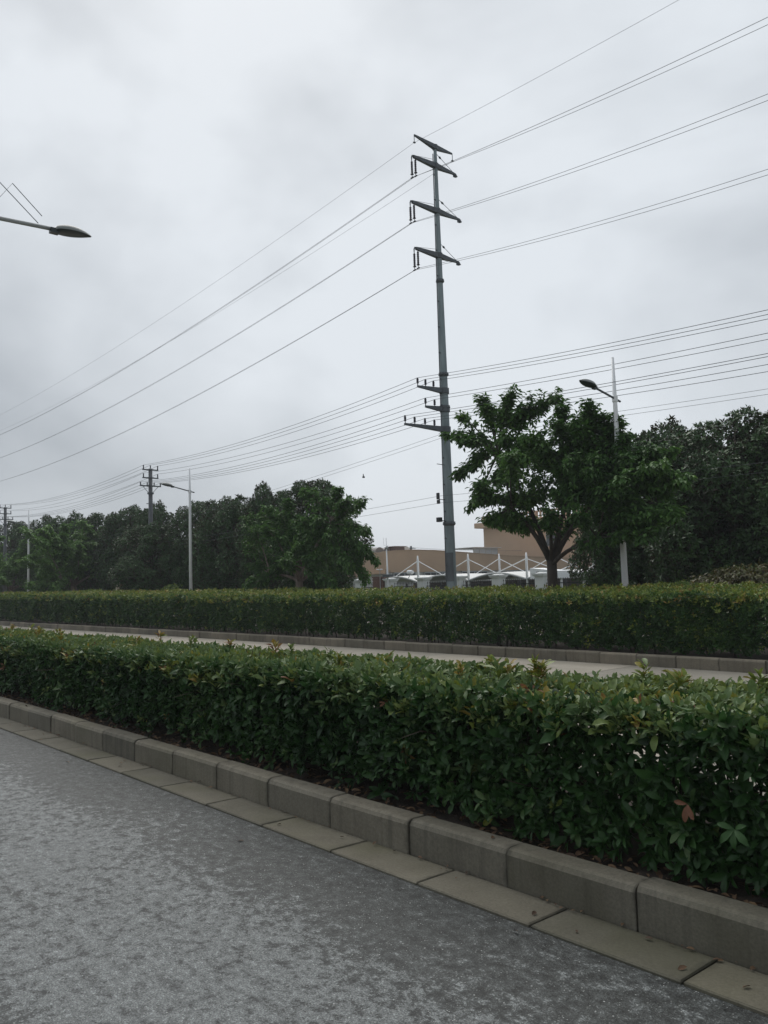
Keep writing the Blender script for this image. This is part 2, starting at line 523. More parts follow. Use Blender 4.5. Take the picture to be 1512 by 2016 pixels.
def leaf_arrays(P, D, Nn, L, Wd, tint, shape):
    tv, tt = SHAPES[shape]
    D = nrm(D)
    Nn = nrm(Nn - D * np.sum(Nn * D, -1, keepdims=True))
    A = np.cross(D, Nn)
    k = len(tv)
    V = (P[:, None, :] + A[:, None, :] * (tv[None, :, 0:1] * Wd[:, None, None]) + D[:, None, :] * (tv[None, :, 1:2] * L[:, None, None])
         + Nn[:, None, :] * (tv[None, :, 2:3] * L[:, None, None]))
    T = tt[None] + (np.arange(len(P)) * k)[:, None, None]
    return V.reshape(-1, 3), T.reshape(-1, 3), np.repeat(tint, k)

def join_arrays(parts):
    Vs, Ts, tn, o = [], [], [], 0
    for V, T, t in parts:
        Vs.append(V); Ts.append(T + o); tn.append(t); o += len(V)
    return np.concatenate(Vs), np.concatenate(Ts), np.concatenate(tn)

def shoots(P, A, n, L0, L1, wr, tint, pol=(0.5, 1.35), jit=0.02, rg=rng):
    """rosettes of n leaves round each shoot axis -> per-leaf arrays"""
    N = len(P)
    A = nrm(A)
    ref = np.where(np.abs(A[:, 2:3]) > 0.9, np.array([[1., 0, 0]]), np.array([[0, 0, 1.]]))
    U = nrm(np.cross(A, ref)); W = np.cross(A, U)
    ph = (np.arange(n)[None] * 2.4 + rg.uniform(0, 6.28, (N, 1)))
    po = rg.uniform(pol[0], pol[1], (N, n)) * (0.7 + 0.5 * np.arange(n)[None] / n)
    D = (A[:, None] * np.cos(po)[..., None] + (U[:, None] * np.cos(ph)[..., None] + W[:, None] * np.sin(ph)[..., None]) * np.sin(po)[..., None])
    pos = P[:, None] - A[:, None] * (np.arange(n)[None, :, None] * 0.006) + rg.normal(0, jit, (N, n, 3)) * 0.5
    nn = np.repeat(A[:, None], n, 1) + rg.normal(0, .25, (N, n, 3))
    L = rg.uniform(L0, L1, (N, n)) * np.clip(rg.lognormal(-.05, .18, (N, 1)), .55, 1.3) * (0.65 + 0.45 * np.arange(n)[None] / n)
    Wd = L * wr * rg.uniform(.8, 1.2, (N, n))
    tn = np.clip(tint[:, None] + rg.normal(0, .07, (N, n)), 0, 1)
    return pos.reshape(-1, 3), D.reshape(-1, 3), nn.reshape(-1, 3), L.ravel(), Wd.ravel(), tn.ravel()

def wob(x, y, seed, f=1.0):
    r = np.random.default_rng(seed)
    s = 0
    for k in range(5):
        a, b, c = r.uniform(.4, 1.6) * f * (1 + .7 * k), r.uniform(-1, 1) * f * (1 + .7 * k), r.uniform(0, 6.28)
        s = s + np.sin(a * x + b * y + c) / (1 + .45 * k)
    return s / 2.6

# ------------------------------------------------------------------ the setting
def sheet(name, x0, x1, y0, y1, z, mat, label, nx=1):
    b = MB()
    b.add([(x0, y0, z), (x1, y0, z), (x1, y1, z), (x0, y1, z)], [(0, 1, 2, 3)])
    return tag(b.build(name, mat), label, None, None, 'structure')

sheet('ground', -600, 600, -600, 600, -0.06, 'ground', 'rough grassy ground reaching to the horizon')
sheet('road', -300, 60, -3.0, 3.012, 0.0, 'asphalt', 'worn dark asphalt road with pale patches and chippings')
b = MB(); b.box((-120, -4.6, 0.03), (360, 3.2, 0.24))
tag(b.build('verge', 'paver'), 'paved verge along the opposite edge of the road', None, None, 'structure')

XN0 = -2.173            # a kerb joint beside the camera
L = 0.75
# kerb and gutter stones
def kerb_mesh(nm, mat, h=0.205, d=0.15, seed=0, ln=L - 0.007):
    r = random.Random(seed)
    b = MB()
    prof = [(0, -0.12), (0, h - 0.03), (0.012, h - 0.009), (0.034, h), (d - 0.012, h), (d, h - 0.012), (d, -0.12)]
    n = len(prof)
    xs = [0.0, 0.006, ln - 0.006, ln]
    vs = []
    for i, x in enumerate(xs):
        k = 0.0028 if i in (0, 3) else 0.0
        for j, (y, z) in enumerate(prof):
            yy = y + (k if y < 0.02 else (-k if y > d - 0.02 else 0))
            zz = z - (k if z > h - 0.05 else 0)
            vs.append((-x + r.uniform(-.001, .001), yy + r.uniform(-.0015, .0015), zz + r.uniform(-.0015, .0015)))
    fs = []
    for i in range(3):
        for j in range(n - 1):
            fs.append((i * n + j, i * n + j + 1, (i + 1) * n + j + 1, (i + 1) * n + j))
    fs.append(tuple(range(n - 1, -1, -1)))
    fs.append(tuple(3 * n + j for j in range(n)))
    b.add(vs, fs)
    return b.mesh(nm, mat)

def slab_mesh(nm, mat, ln, d, t=0.12, tilt=0.0, seed=0):
    r = random.Random(seed)
    b = MB()
    e = 0.006
    vs = []
    for (x, y) in ((0, 0), (-ln, 0), (-ln, d), (0, d)):
        vs.append((x, y, -t))
    for (x, y) in ((0, 0), (-ln, 0), (-ln, d), (0, d)):
        vs.append((x, y, -e + tilt * y / d))
    for (x, y) in ((-e, e), (-ln + e, e), (-ln + e, d - e), (-e, d - e)):
        vs.append((x + r.uniform(-.002, .002), y + r.uniform(-.002, .002), tilt * y / d))
    fs = [(0, 3, 2, 1), (0, 1, 5, 4), (1, 2, 6, 5), (2, 3, 7, 6), (3, 0, 4, 7),
          (4, 5, 9, 8), (5, 6, 10, 9), (6, 7, 11, 10), (7, 4, 8, 11), (8, 9, 10, 11)]
    b.add(vs, [tuple(reversed(f)) for f in fs])
    return b.mesh(nm, mat)

near_kerb = tag(link('kerb', None), 'grey concrete kerb between the road and the near hedge', None, None, 'structure')
kms = [kerb_mesh('kerb_stone', 'kerb', 0.203, 0.15, s) for s in range(4)]
for i in range(-7, 44):
    o = link('kerb_stone', kms[i % 4], near_kerb, (XN0 - i * L, 3.299 + rnd.uniform(-.004, .004), rnd.uniform(-.004, .004)))
    o.rotation_euler = (rnd.uniform(-.008, .008), rnd.uniform(-.003, .003), rnd.uniform(-.006, .006))
gutter = tag(link('gutter', None), 'flat olive grey gutter slabs between the asphalt and the kerb', None, None, 'structure')
gms = [slab_mesh('gutter_slab', 'gutter', L - 0.012, 0.288, 0.12, -0.006, s) for s in range(3)]
for i in range(-7, 44):
    o = link('gutter_slab', gms[i % 3], gutter, (XN0 + 0.505 * L - i * L, 3.006, 0.016 + rnd.uniform(-.002, .002)))
    o.rotation_euler = (rnd.uniform(-.004, .004), rnd.uniform(-.002, .002), rnd.uniform(-.003, .003))
b = MB(); b.add([(-36, 3.29, -0.01), (4, 3.29, -0.01), (4, 2.99, -0.01), (-36, 2.99, -0.01)], [(3, 2, 1, 0)])
tag(b.build('gutter_bedding', 'soil'), 'dark joint bedding below the gutter slabs', None, None, 'structure')

# median soil bed, back kerb of the median
def bed(name, x0, x1, y0, y1, z, label, nx=160, ny=8, amp=0.02):
    X = np.linspace(x0, x1, nx); Y = np.linspace(y0, y1, ny)
    b = MB()
    for x in X:
        for j, y in enumerate(Y):
            b.v.append((x, y, z + amp * float(wob(x * 6, y * 9, 3)) + 0.03 * math.sin(math.pi * j / (ny - 1))))
    for i in range(nx - 1):
        for j in range(ny - 1):
            b.f.append((i * ny + j, (i + 1) * ny + j, (i + 1) * ny + j + 1, i * ny + j + 1))
    return tag(b.build(name, 'soil', None, True), label, None, None, 'structure')
bed('planting_bed', -36, 4, 3.44, 4.9, 0.12, 'dark soil strip under the near hedge')
bed('planting_bed', -120, 8, 12.9, 16.6, 0.12, 'dark soil strip under the far hedge', 300, 6)
b = MB()
for i in range(-5, 44):
    b.box((XN0 - (i + .5) * L, 4.97, 0.04), (L - .008, 0.15, 0.3))
tag(b.build('back_kerb', 'kerb'), 'concrete kerb behind the near hedge', None, None, 'structure')

# concrete side lane in slabs, far kerb
lane = tag(link('lane', None), 'pale concrete side lane between the two hedges', None, None, 'structure')
lm = [slab_mesh('lane_slab', 'lane', 4.488, 3.86, 0.15, 0.0, s) for s in range(2)]
for i in range(-2, 22):
    for j in range(2):
        o = link('lane_slab', lm[(i + j) % 2], lane, (-8.15 + 4.5 * 1 - i * 4.5, 5.05 + j * 3.868, 0.002 + rnd.uniform(-.003, .003)))
b = MB(); b.add([(-110, 5.04, -0.02), (8, 5.04, -0.02), (8, 12.8, -0.02), (-110, 12.8, -0.02)], [(0, 1, 2, 3)])
tag(b.build('lane_bedding', 'soil'), 'dark joint filler below the lane slabs', None, None, 'structure')
XF0 = -6.624
far_kerb = tag(link('kerb', None), 'low pale brown kerb in front of the far hedge', None, None, 'structure')
fms = [kerb_mesh('kerb_stone', 'far_kerb', 0.205, 0.13, 10 + s) for s in range(4)]
for i in range(-12, 70):
    o = link('kerb_stone', fms[i % 4], far_kerb, (XF0 - i * L, 12.79 + rnd.uniform(-.008, .008), rnd.uniform(-.006, .006)))
    o.rotation_euler = (rnd.uniform(-.01, .01), 0, rnd.uniform(-.006, .006))
b = MB(); b.box((-90, 12.86, 0.04), (96, 0.13, 0.33))
b.v = [(x - 17.2 if x > -60 else x - 60, y, z) for x, y, z in b.v]
tag(b.build('kerb_run', 'far_kerb'), 'distant end of the kerb by the far hedge', None, None, 'structure')
sheet('pavement', -160, 30, 16.6, 22.0, 0.06, 'paver', 'paved footway behind the far hedge')

# ------------------------------------------------------------------ hedges
def leaf_litter():
    n = 2600
    P = np.stack([rng.uniform(-20, 2.5, n), 3.45 + np.abs(rng.normal(0, .25, n)), np.full(n, .155) + rng.uniform(0, .02, n)], -1)
    D = rng.normal(0, 1, (n, 3)); D[:, 2] *= .25
    Nn = np.array([[0, 0, 1.]]) + rng.normal(0, .4, (n, 3))
    Ln = rng.uniform(.03, .07, n)
    V, T, t = leaf_arrays(P, D, Nn, Ln, Ln * .45, rng.uniform(0, 1, n), 'full')
    o = link('fallen_leaves', np_mesh('fallen_leaves', V, T, 'litter', t))
    tag(o, 'dry brown leaves on the soil at the foot of the near hedge', 'leaf litter', None, 'stuff')
leaf_litter()
def gutter_litter():
    n = 150
    y = np.where(rng.uniform(0, 1, n) < .6, rng.normal(3.275, .02, n), rng.uniform(2.7, 3.4, n))
    y = np.where((y > 3.285) & (y < 3.31), 3.27, y)
    z = np.where(y > 3.29, .207, np.where(y > 3.0, .021, .006))
    P = np.stack([rng.uniform(-14, -.8, n), y, z], -1)
    D = rng.normal(0, 1, (n, 3)); D[:, 2] = np.abs(D[:, 2]) * .15
    Ln = rng.uniform(.012, .045, n)
    V, T, t = leaf_arrays(P, D, np.array([[0, 0, 1.]]) + rng.normal(0, .25, (n, 3)), Ln, Ln * .5, rng.uniform(0, .8, n), 'full')
    tag(link('leaf_litter', np_mesh('leaf_litter', V, T, 'litter', t)), 'small dry leaf scraps along the gutter and kerb', 'leaf litter', None, 'stuff')
gutter_litter()

def near_hedge():
    root = thing('hedge', 'near clipped hedge of large glossy leaves between road kerb and pale lane', 'hedge', (0, 0, 0))
    X0, X1 = -24.0, 2.6
    ln = X1 - X0
    def top_z(x, y):
        return 0.925 + 0.022 * wob(x, y, 21, 1.6) + 0.016 * wob(x, y, 22, 6) + np.clip((-x - 12) * 0.006, 0, .08)
    def front_y(x, z):
        return 3.55 + 0.05 * np.clip(1 - z / .9, 0, 1) + 0.05 * wob(x, z * 3, 23, 2.2) + 0.03 * wob(x, z * 2, 24, 7)
    P, A, tn = [], [], []
    # top: sky light on these leaves is put into a lighter tint
    n = int(ln * 1.10 * 420)
    x = rng.uniform(X0, X1, n); y = rng.uniform(3.54, 4.66, n)
    z = top_z(x, y) - np.abs(rng.normal(0, .03, n)) - 0.09 * np.clip((3.68 - y) / .13, 0, 1) ** 2
    P.append(np.stack([x, y, z], -1))
    A.append(np.stack([rng.normal(0, .35, n), rng.normal(-.1, .35, n), np.full(n, 1.)], -1))
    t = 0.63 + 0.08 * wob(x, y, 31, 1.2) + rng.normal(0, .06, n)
    patch = np.exp(-((x + 3.0) / .55) ** 2 - ((y - 3.82) / .22) ** 2) + .6 * np.exp(-((x + 8.2) / .4) ** 2 - ((y - 3.9) / .2) ** 2)
    t = np.where(rng.uniform(0, 1, n) < .45 * patch, rng.choice([.03, .1, .99], n), t)
    young = (rng.uniform(0, 1, n) < 0.045 + 0.30 * np.clip(wob(x, y, 32, 1.0) - .1, 0, 1) * (x < -5))
    t = np.where(young, rng.uniform(.72, .93, n), t)
    tn.append(t)
    # front: its shade is put into a darker tint, lighter towards the top edge
    n = int(ln * .80 * 520)
    x = rng.uniform(X0, X1, n); z = rng.uniform(.19, .95, n)
    gap = np.clip(wob(x, z * 2, 77, 3.0) + .25, 0, 1)
    keep = ~((x > -3.0) & (z > .42) & (z < .74) & (rng.uniform(0, 1, n) < .62 * gap * np.clip((x + 3.0) / .7, 0, 1)))
    keep &= ~((z < .30) & (rng.uniform(0, 1, n) < np.clip(.75 - .25 * (x + 4), .2, .8)))
    x, z = x[keep], z[keep]; n = len(x)
    y = front_y(x, z) + np.abs(rng.normal(0, .085, n))
    P.append(np.stack([x, y, z], -1))
    A.append(np.stack([rng.normal(0, .5, n), np.full(n, -1.), rng.normal(.05, .5, n)], -1))
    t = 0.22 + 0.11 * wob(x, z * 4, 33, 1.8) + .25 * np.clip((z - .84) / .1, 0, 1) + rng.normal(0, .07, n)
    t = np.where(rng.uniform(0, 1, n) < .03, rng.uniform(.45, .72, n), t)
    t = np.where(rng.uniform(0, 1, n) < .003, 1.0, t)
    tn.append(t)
    # back face, and inside with its shade put into a dark tint
    n = int(ln * .7 * 330)
    x = rng.uniform(X0, X1, n); z = rng.uniform(.28, .86, n)
    keep = ~((x > -3.3) & (z > .36) & (z < .74) & (rng.uniform(0, 1, n) < .70))
    x, z = x[keep], z[keep]; n = len(x)
    P.append(np.stack([x, 4.66 - np.abs(rng.normal(0, .07, n)), z], -1))
    A.append(np.stack([rng.normal(0, .4, n), np.full(n, 1.), rng.normal(.35, .3, n)], -1))
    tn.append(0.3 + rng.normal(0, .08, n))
    n = int(ln * 420)
    x = rng.uniform(X0, X1, n); z = rng.uniform(.22, .90, n)
    keep = ~((x > -3.4) & (z < .76) & (z > .3) & (rng.uniform(0, 1, n) < .84))
    x, z = x[keep], z[keep]; n = len(x)
    P.append(np.stack([x, rng.uniform(3.75, 4.6, n), z], -1))
    A.append(rng.normal(0, 1, (n, 3)) + np.array([[0, -.2, .4]]))
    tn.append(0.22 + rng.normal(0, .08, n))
    # shoots standing proud of the top
    pts = [(-13.6, 4.35), (-13.4, 4.4), (-4.0, 4.45), (-2.75, 4.4), (-2.45, 4.3), (-1.95, 4.45), (-2.1, 4.5), (-6.3, 4.3), (-8.4, 4.4), (-5.2, 4.0), (-1.3, 4.3), (-3.3, 4.1)]
    pts += [(rnd.uniform(-22, 2), rnd.uniform(3.7, 4.6)) for _ in range(40)]
    for (px, py) in pts:
        hh = rnd.uniform(.03, .10)
        k = 3
        P.append(np.array([(px + rnd.uniform(-.01, .01), py, 0.97 + hh * (i + 1) / k) for i in range(k)]))
        A.append(np.array([(rnd.uniform(-.2, .2), rnd.uniform(-.2, .2), 1.)] * k))
        tn.append(np.array([rnd.uniform(.66, .92)] * k))
    P, A, tn = np.concatenate(P), np.concatenate(A), np.concatenate(tn)
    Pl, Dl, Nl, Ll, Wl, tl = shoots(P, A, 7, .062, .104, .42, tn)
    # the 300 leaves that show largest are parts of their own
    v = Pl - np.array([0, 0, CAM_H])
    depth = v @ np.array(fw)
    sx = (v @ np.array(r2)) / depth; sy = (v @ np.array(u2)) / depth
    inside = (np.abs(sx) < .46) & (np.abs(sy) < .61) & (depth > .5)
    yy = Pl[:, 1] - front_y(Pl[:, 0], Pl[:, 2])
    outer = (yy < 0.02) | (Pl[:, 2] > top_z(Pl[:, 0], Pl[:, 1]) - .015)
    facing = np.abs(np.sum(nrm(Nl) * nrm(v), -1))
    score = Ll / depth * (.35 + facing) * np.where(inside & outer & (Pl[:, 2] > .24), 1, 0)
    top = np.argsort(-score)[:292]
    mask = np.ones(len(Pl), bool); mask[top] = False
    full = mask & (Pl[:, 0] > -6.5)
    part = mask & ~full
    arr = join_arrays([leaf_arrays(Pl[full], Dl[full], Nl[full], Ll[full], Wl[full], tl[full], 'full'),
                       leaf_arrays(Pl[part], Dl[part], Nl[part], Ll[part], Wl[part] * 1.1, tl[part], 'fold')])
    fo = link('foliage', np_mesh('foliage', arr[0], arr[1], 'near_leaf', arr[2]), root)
    fo['kind'] = 'stuff'
    # shared leaf meshes by tint
    variants = []
    for k in range(14):
        t = k / 13.0
        tv = FULL_V.copy()
        tv[:, 2] += rng.normal(0, .03, 10)
        tv[3, 2] -= .08 * (k % 3)
        tv[:, 0] *= .41
        variants.append(np_mesh('leaf', tv, FULL_T, 'near_leaf', np.full(10, t)))
    def place(p, d, n_, l, t):
        d = Vector(d).normalized(); n_ = Vector(n_); n_ = (n_ - d * n_.dot(d)).normalized()
        a = d.cross(n_)
        o = link('leaf', variants[int(round(max(0, min(1, t)) * 13))], root)
        mm = Matrix((a, d, n_)).transposed().to_4x4() @ Matrix.Scale(l, 4)
        mm.translation = Vector(p)
        o.matrix_local = mm
        return o
    for i in top:
        place(Pl[i], Dl[i], Nl[i], float(Ll[i]) * 1.08, float(tl[i]))
    # a few dead leaves hanging on the front by the right end, and a fresh green sprig
    for d_, l_ in (((-.8, -.3, .1), .06), ((-.1, -.35, -1), .08), ((.45, -.3, -.8), .07)):
        o = place((-1.98, 3.46, .56), d_, (0.1, -1, .25), l_, 1.0)
        o['label'] = 'dead brown leaf'
    for d_, l_ in (((-.9, -.3, .25), .085), ((-.55, -.5, -.6), .10), ((.1, -.5, -1), .095), ((.75, -.4, -.45), .105), ((.8, -.2, .45), .07)):
        place((-1.76, 3.44, .50), d_, (rnd.uniform(-.2, .2), -1, .55), l_ * .85, .34)
    # stems
    st = MB()
    for _ in range(520):
        x = rnd.uniform(-16, 2.4)
        y = rnd.uniform(3.85, 4.5)
        p = Vector((x, y, .1)); pts_ = [p]
        for k in range(4):
            p = p + Vector((rnd.uniform(-.09, .09), rnd.uniform(-.10, .08), rnd.uniform(.13, .24)))
            pts_.append(p.copy())
        st.tube(pts_, [.011, .009, .007, .005, .003], 4, False)
        for k in (1, 2, 3):
            q = pts_[k]
            e = q + Vector((rnd.uniform(-.25, .25), rnd.uniform(-.4, .3), rnd.uniform(-.02, .2)))
            st.tube([q, (q + e) / 2 + Vector((0, 0, .03)), e], [.005, .004, .0025], 3, False)
    so = st.build('stems', 'twig', root)
    so['kind'] = 'stuff'
near_hedge()

def far_hedge():
    root = thing('hedge', 'long clipped far hedge behind the pale lane with yellow green top', 'hedge', (0, 0, 0))
    X0, X1 = -95.0, -4.2
    ln = X1 - X0
    def H(x):
        return 1.24 + np.clip((-x - 12) / 34.0, 0, 1) * 0.26
    P, A, tn = [], [], []
    def xs(n):
        # denser where it is near
        u = rng.uniform(0, 1, n)
        return X1 - ln * u ** 1.9
    def notch(x, y):
        return ~((x > -6.15) & (y < 13.75) & (rng.uniform(0, 1, len(x)) < .85))
    n = 26000
    x = xs(n); y = rng.uniform(13.0, 16.4, n) ** 1.0
    z = H(x) + 0.06 * wob(x, y, 41, .9) + .05 * wob(x, y, 42, 3) - np.abs(rng.normal(0, .045, n)) - .16 * np.clip((13.3 - y) / .3, 0, 1) ** 2 + .09 * np.clip((y - 14.6) / 1.5, 0, 1)
    k = notch(x, y); x, y, z = x[k], y[k], z[k]; n = len(x)
    P.append(np.stack([x, y, z], -1)); A.append(np.stack([rng.normal(0, .4, n), rng.normal(-.1, .4, n), np.full(n, 1.)], -1))
    t = .68 + .14 * wob(x, y, 43, .6) + rng.normal(0, .08, n)
    t = np.where(rng.uniform(0, 1, n) < .16, rng.uniform(.8, 1, n), t); tn.append(t)
    n = 36000
    x = xs(n); z0 = rng.uniform(.2, 1, n); z = z0 * H(x)
    y = 13.05 + .10 * np.clip(1 - z, 0, 1) + .10 * wob(x, z * 1.2, 44, 1.5) + .09 * wob(x, z * 2, 45, 4.0) + np.abs(rng.normal(0, .10, n))
    k = notch(x, y) & ~((z < .32) & (rng.uniform(0, 1, n) < .4)); x, y, z, z0 = x[k], y[k], z[k], z0[k]; n = len(x)
    P.append(np.stack([x, y, z], -1)); A.append(np.stack([rng.normal(0, .5, n), np.full(n, -1.), rng.normal(.45, .4, n)], -1))
    t = .23 + .17 * wob(x, z * 3, 46, 1.6) + rng.normal(0, .10, n)  # shade of the front face is put into darker leaf tints
    t = np.where(rng.uniform(0, 1, n) < .05, rng.uniform(.6, .85, n), t)
    t = np.where(z0 > .9, t + .25, t); tn.append(t)
    n = 24000
    x = xs(n); y = rng.uniform(13.25, 14.4, n); z = rng.uniform(.25, .95, n) * H(x)
    k = notch(x, y); x, y, z = x[k], y[k], z[k]; n = len(x)
    P.append(np.stack([x, y, z], -1)); A.append(rng.normal(0, 1, (n, 3))); tn.append(.2 + rng.normal(0, .08, n))
    # uneven new growth on the top, and a taller tuft by the middle lamp post
    m_ = 900
    x = xs(m_); y = rng.uniform(13.2, 16.3, m_); z = H(x) + rng.uniform(.02, .15, m_)
    P.append(np.stack([x, y, z], -1)); A.append(np.stack([rng.normal(0, .3, m_), rng.normal(0, .3, m_), np.full(m_, 1.)], -1)); tn.append(rng.uniform(.68, .95, m_))
    m_ = 130
    P.append(np.stack([rng.normal(-32.9, .35, m_), rng.normal(16.3, .15, m_), rng.uniform(1.3, 1.75, m_)], -1)); A.append(rng.normal(0, .5, (m_, 3)) + np.array([[0, 0, 1.]])); tn.append(rng.uniform(.45, .7, m_))
    P, A, tn = np.concatenate(P), np.concatenate(A), np.concatenate(tn)
    Pl, Dl, Nl, Ll, Wl, tl = shoots(P, A, 6, .06, .105, .42, tn)
    grow = 1 + np.clip((-Pl[:, 0] - 14) / 40, 0, 1.2)
    V, T, t = leaf_arrays(Pl, Dl, Nl, Ll * grow, Wl * grow, tl, 'flat')
    o = link('foliage', np_mesh('foliage', V, T, 'far_leaf', t), root)
    o['kind'] = 'stuff'
    st = MB()
    for _ in range(260):
        x, y = rnd.uniform(-40, -4.3), rnd.uniform(13.3, 14.6)
        st.tube([(x, y, .1), (x + rnd.uniform(-.1, .1), y, .5), (x + rnd.uniform(-.2, .2), y - .1, 1.05)], [.016, .012, .006], 4, False)
    so = st.build('stems', 'twig', root); so['kind'] = 'stuff'
far_hedge()

# ------------------------------------------------------------------ trees
def bez(a, c, t_, n):
    return [a * (1 - s) ** 2 + c * 2 * s * (1 - s) + t_ * s * s for s in [i / (n - 1) for i in range(n)]]

def spreading_tree(root, fork, r0, targets, nsub, seed, bark, leaf_len=(.12, .17), per=7, shape='fold', droop=.42, fill=0):
    """vase shaped street tree: trunk, limbs that reach the target points, side twigs with hanging leaves (local coordinates)"""
    r = random.Random(seed); rg = np.random.default_rng(seed)
    tb = MB()
    fz = Vector(fork)
    tb.tube([(0, 0, -.1), (0.0, 0, .15), fz * .5 + Vector((.03, 0, 0)), fz], [r0 * 1.35, r0 * 1.05, r0 * .92, r0 * .85], 10)
    lp, ld = [], []
    targets = [Vector(t_) for t_ in targets]
    order = [max(range(len(targets)), key=lambda i_: (targets[i_] - fz).length)]
    while len(order) < 7:
        order.append(max((i_ for i_ in range(len(targets)) if i_ not in order),
                         key=lambda i_: min((targets[i_] - fz).normalized().angle((targets[j_] - fz).normalized()) for j_ in order)))
    order += [i_ for i_ in range(len(targets)) if i_ not in order]
    mains = []
    for oi_, ti in enumerate(order):
        T = targets[ti]
        start = fz
        if oi_ >= 7:
            cand = [(pt, k_) for mp_ in mains for k_, pt in enumerate(mp_[1:6])]
            start, k_ = min(cand, key=lambda c_: (T - c_[0]).length + .22 * (5 - c_[1]))
        d = T - start
        if oi_ < 7:
            c = fz + Vector((d.x * .34 + r.uniform(-.1, .1), d.y * .34 + r.uniform(-.1, .1), max(.25, d.z * .58) + .10 * d.length))
            pts = bez(fz - Vector((0, 0, .12)), c, T, 9)
            rad = r0 * r.uniform(.38, .52)
            mains.append(pts)
        else:
            c = start + Vector((d.x * .35 + r.uniform(-.08, .08), d.y * .35 + r.uniform(-.08, .08), d.z * .55 + .10 * d.length))
            pts = bez(start, c, T, 9)
            rad = r0 * r.uniform(.13, .20)
        tb.tube(pts, [rad * (1 - .9 * i / 8) + .004 for i in range(9)], 6, False)
        for k_ in range(int(d.length * 13)):
            t_ = r.uniform(.30, 1.0) ** .7; i = min(7, int(t_ * 8)); q = pts[i].lerp(pts[i + 1], t_ * 8 - i)
            lp.append(q + Vector((r.gauss(0, .05), r.gauss(0, .05), r.gauss(0, .05)))); ld.append((pts[i + 1] - pts[i]).normalized())
        for s in range(nsub):
            t_ = r.uniform(.30, 1.0) ** .8
            i = min(7, int(t_ * 8)); q = pts[i].lerp(pts[i + 1], t_ * 8 - i)
            tg = (pts[i + 1] - pts[i]).normalized()
            rv = Vector((r.gauss(0, 1), r.gauss(0, 1), r.gauss(0.15, .7))).normalized()
            dd = (tg * .85 + rv * .62 + Vector((0, 0, .12))).normalized()
            le = r.uniform(.35, 1.0) * (1.15 - .75 * t_) * min(1.2, max(.55, d.length / 2.6))
            if s == 0:
                q, dd, le = pts[7], tg, (T - pts[7]).length * 1.1
            e = q + dd * le + Vector((0, 0, -.08 * le))
            mid = (q + e) / 2 + Vector((0, 0, .05 * le))
            tb.tube([q, mid, e], [.010, .007, .003], 3, False)
            k = max(4, int(le * 10))
            for j in range(k):
                a = ((j + r.uniform(.1, .9)) / k) ** .75
                p = q.lerp(e, a) + Vector((r.gauss(0, .03), r.gauss(0, .03), r.gauss(0, .03)))
                lp.append(p); ld.append(dd)
    lp = np.array(lp); ld = np.array(ld)
    if fill:
        base = lp[rg.integers(0, len(lp), fill)]
        c = lp.mean(0)
        P2 = c + (base - c) * rg.uniform(.3, .85, (fill, 1)) + rg.normal(0, .12, (fill, 3))
        lp = np.concatenate([lp, P2]); ld = np.concatenate([ld, rg.normal(0, 1, (fill, 3))])
    N = len(lp)
    P = np.repeat(lp, per, 0) + rg.normal(0, .045, (N * per, 3))
    D = np.repeat(ld, per, 0) * .45 + nrm(rg.normal(0, 1, (N * per, 3))) * np.array([[.75, .75, .3]]) + np.array([[0, 0, -droop]])
    Nn = np.array([[0, 0, 1.]]) + rg.normal(0, .35, (N * per, 3))
    Ln = rg.uniform(*leaf_len, N * per)
    hh = (P[:, 2] - P[:, 2].min()) / max(.1, np.ptp(P[:, 2]))
    tint = np.clip(.30 + rg.normal(0, .16, N * per) + .25 * wob(P[:, 0], P[:, 2] * 1.0, seed, 1.2) + .15 * hh, 0, 1)
    V, T, t = leaf_arrays(P, D, Nn, Ln, Ln * rg.uniform(.38, .5, N * per), tint, shape)
    trunk = tb.build('trunk', bark, root, True)
    crown = link('crown', np_mesh('crown', V, T, 'cherry_leaf', t), root)
    crown['kind'] = 'stuff'
    return len(P)

# big cherry on the right of the steel pole
C0 = Vector((-14.30, 18.5, .06)); CS = 0.925
t1 = thing('cherry_tree', 'spreading green cherry tree with forked trunk just right of the tall steel pole', 'tree', (C0.x * CS, C0.y * CS, .06), 0, 'street trees behind the far hedge')
sil = [(-17.95, 18.4, 6.25), (-16.60, 18.5, 7.15), (-15.60, 18.6, 6.95), (-14.95, 18.4, 6.55), (-13.80, 18.5, 6.75), (-12.85, 18.6, 6.05), (-12.25, 18.4, 5.8), (-17.5, 18.6, 6.75), (-16.1, 18.3, 6.75), (-13.4, 18.2, 6.2), (-15.2, 18.2, 7.0), (-14.4, 18.7, 6.6), (-12.5, 18.1, 6.2), (-11.9, 18.5, 5.7),
       (-11.6, 18.3, 5.25), (-10.9, 18.4, 4.75), (-9.95, 18.2, 4.0), (-10.5, 18.0, 3.3), (-17.55, 18.3, 4.95), (-17.15, 18.5, 3.95),
       (-17.2, 18.8, 5.5), (-16.9, 17.9, 5.9)]
rr = random.Random(3)
for _ in range(18):
    zz = rr.uniform(2.6, 4.9)
    sil.append((rr.uniform(-12.6, -9.7 - .35 * abs(zz - 3.8)), rr.uniform(16.8, 18.6), zz))
for _ in range(54):
    a = rr.uniform(0, 6.28); q = rr.uniform(.2, 1.0) ** .8
    zz = rr.uniform(2.9, 5.9)
    if math.cos(a) < -.1:
        zz = max(zz, 3.1 + .35 * q)
    rx = 2.9 * (1 - .42 * ((zz - 3.6) / 2.4) ** 2)
    sil.append((C0.x + .45 + math.cos(a) * rx * q, C0.y + math.sin(a) * 2.1 * q, zz))
spreading_tree(t1, (.05, 0, 1.95), .15, [(Vector(s) - C0) * CS for s in sil], 13, 7, 'bark', (.14, .20), 6, fill=1300)

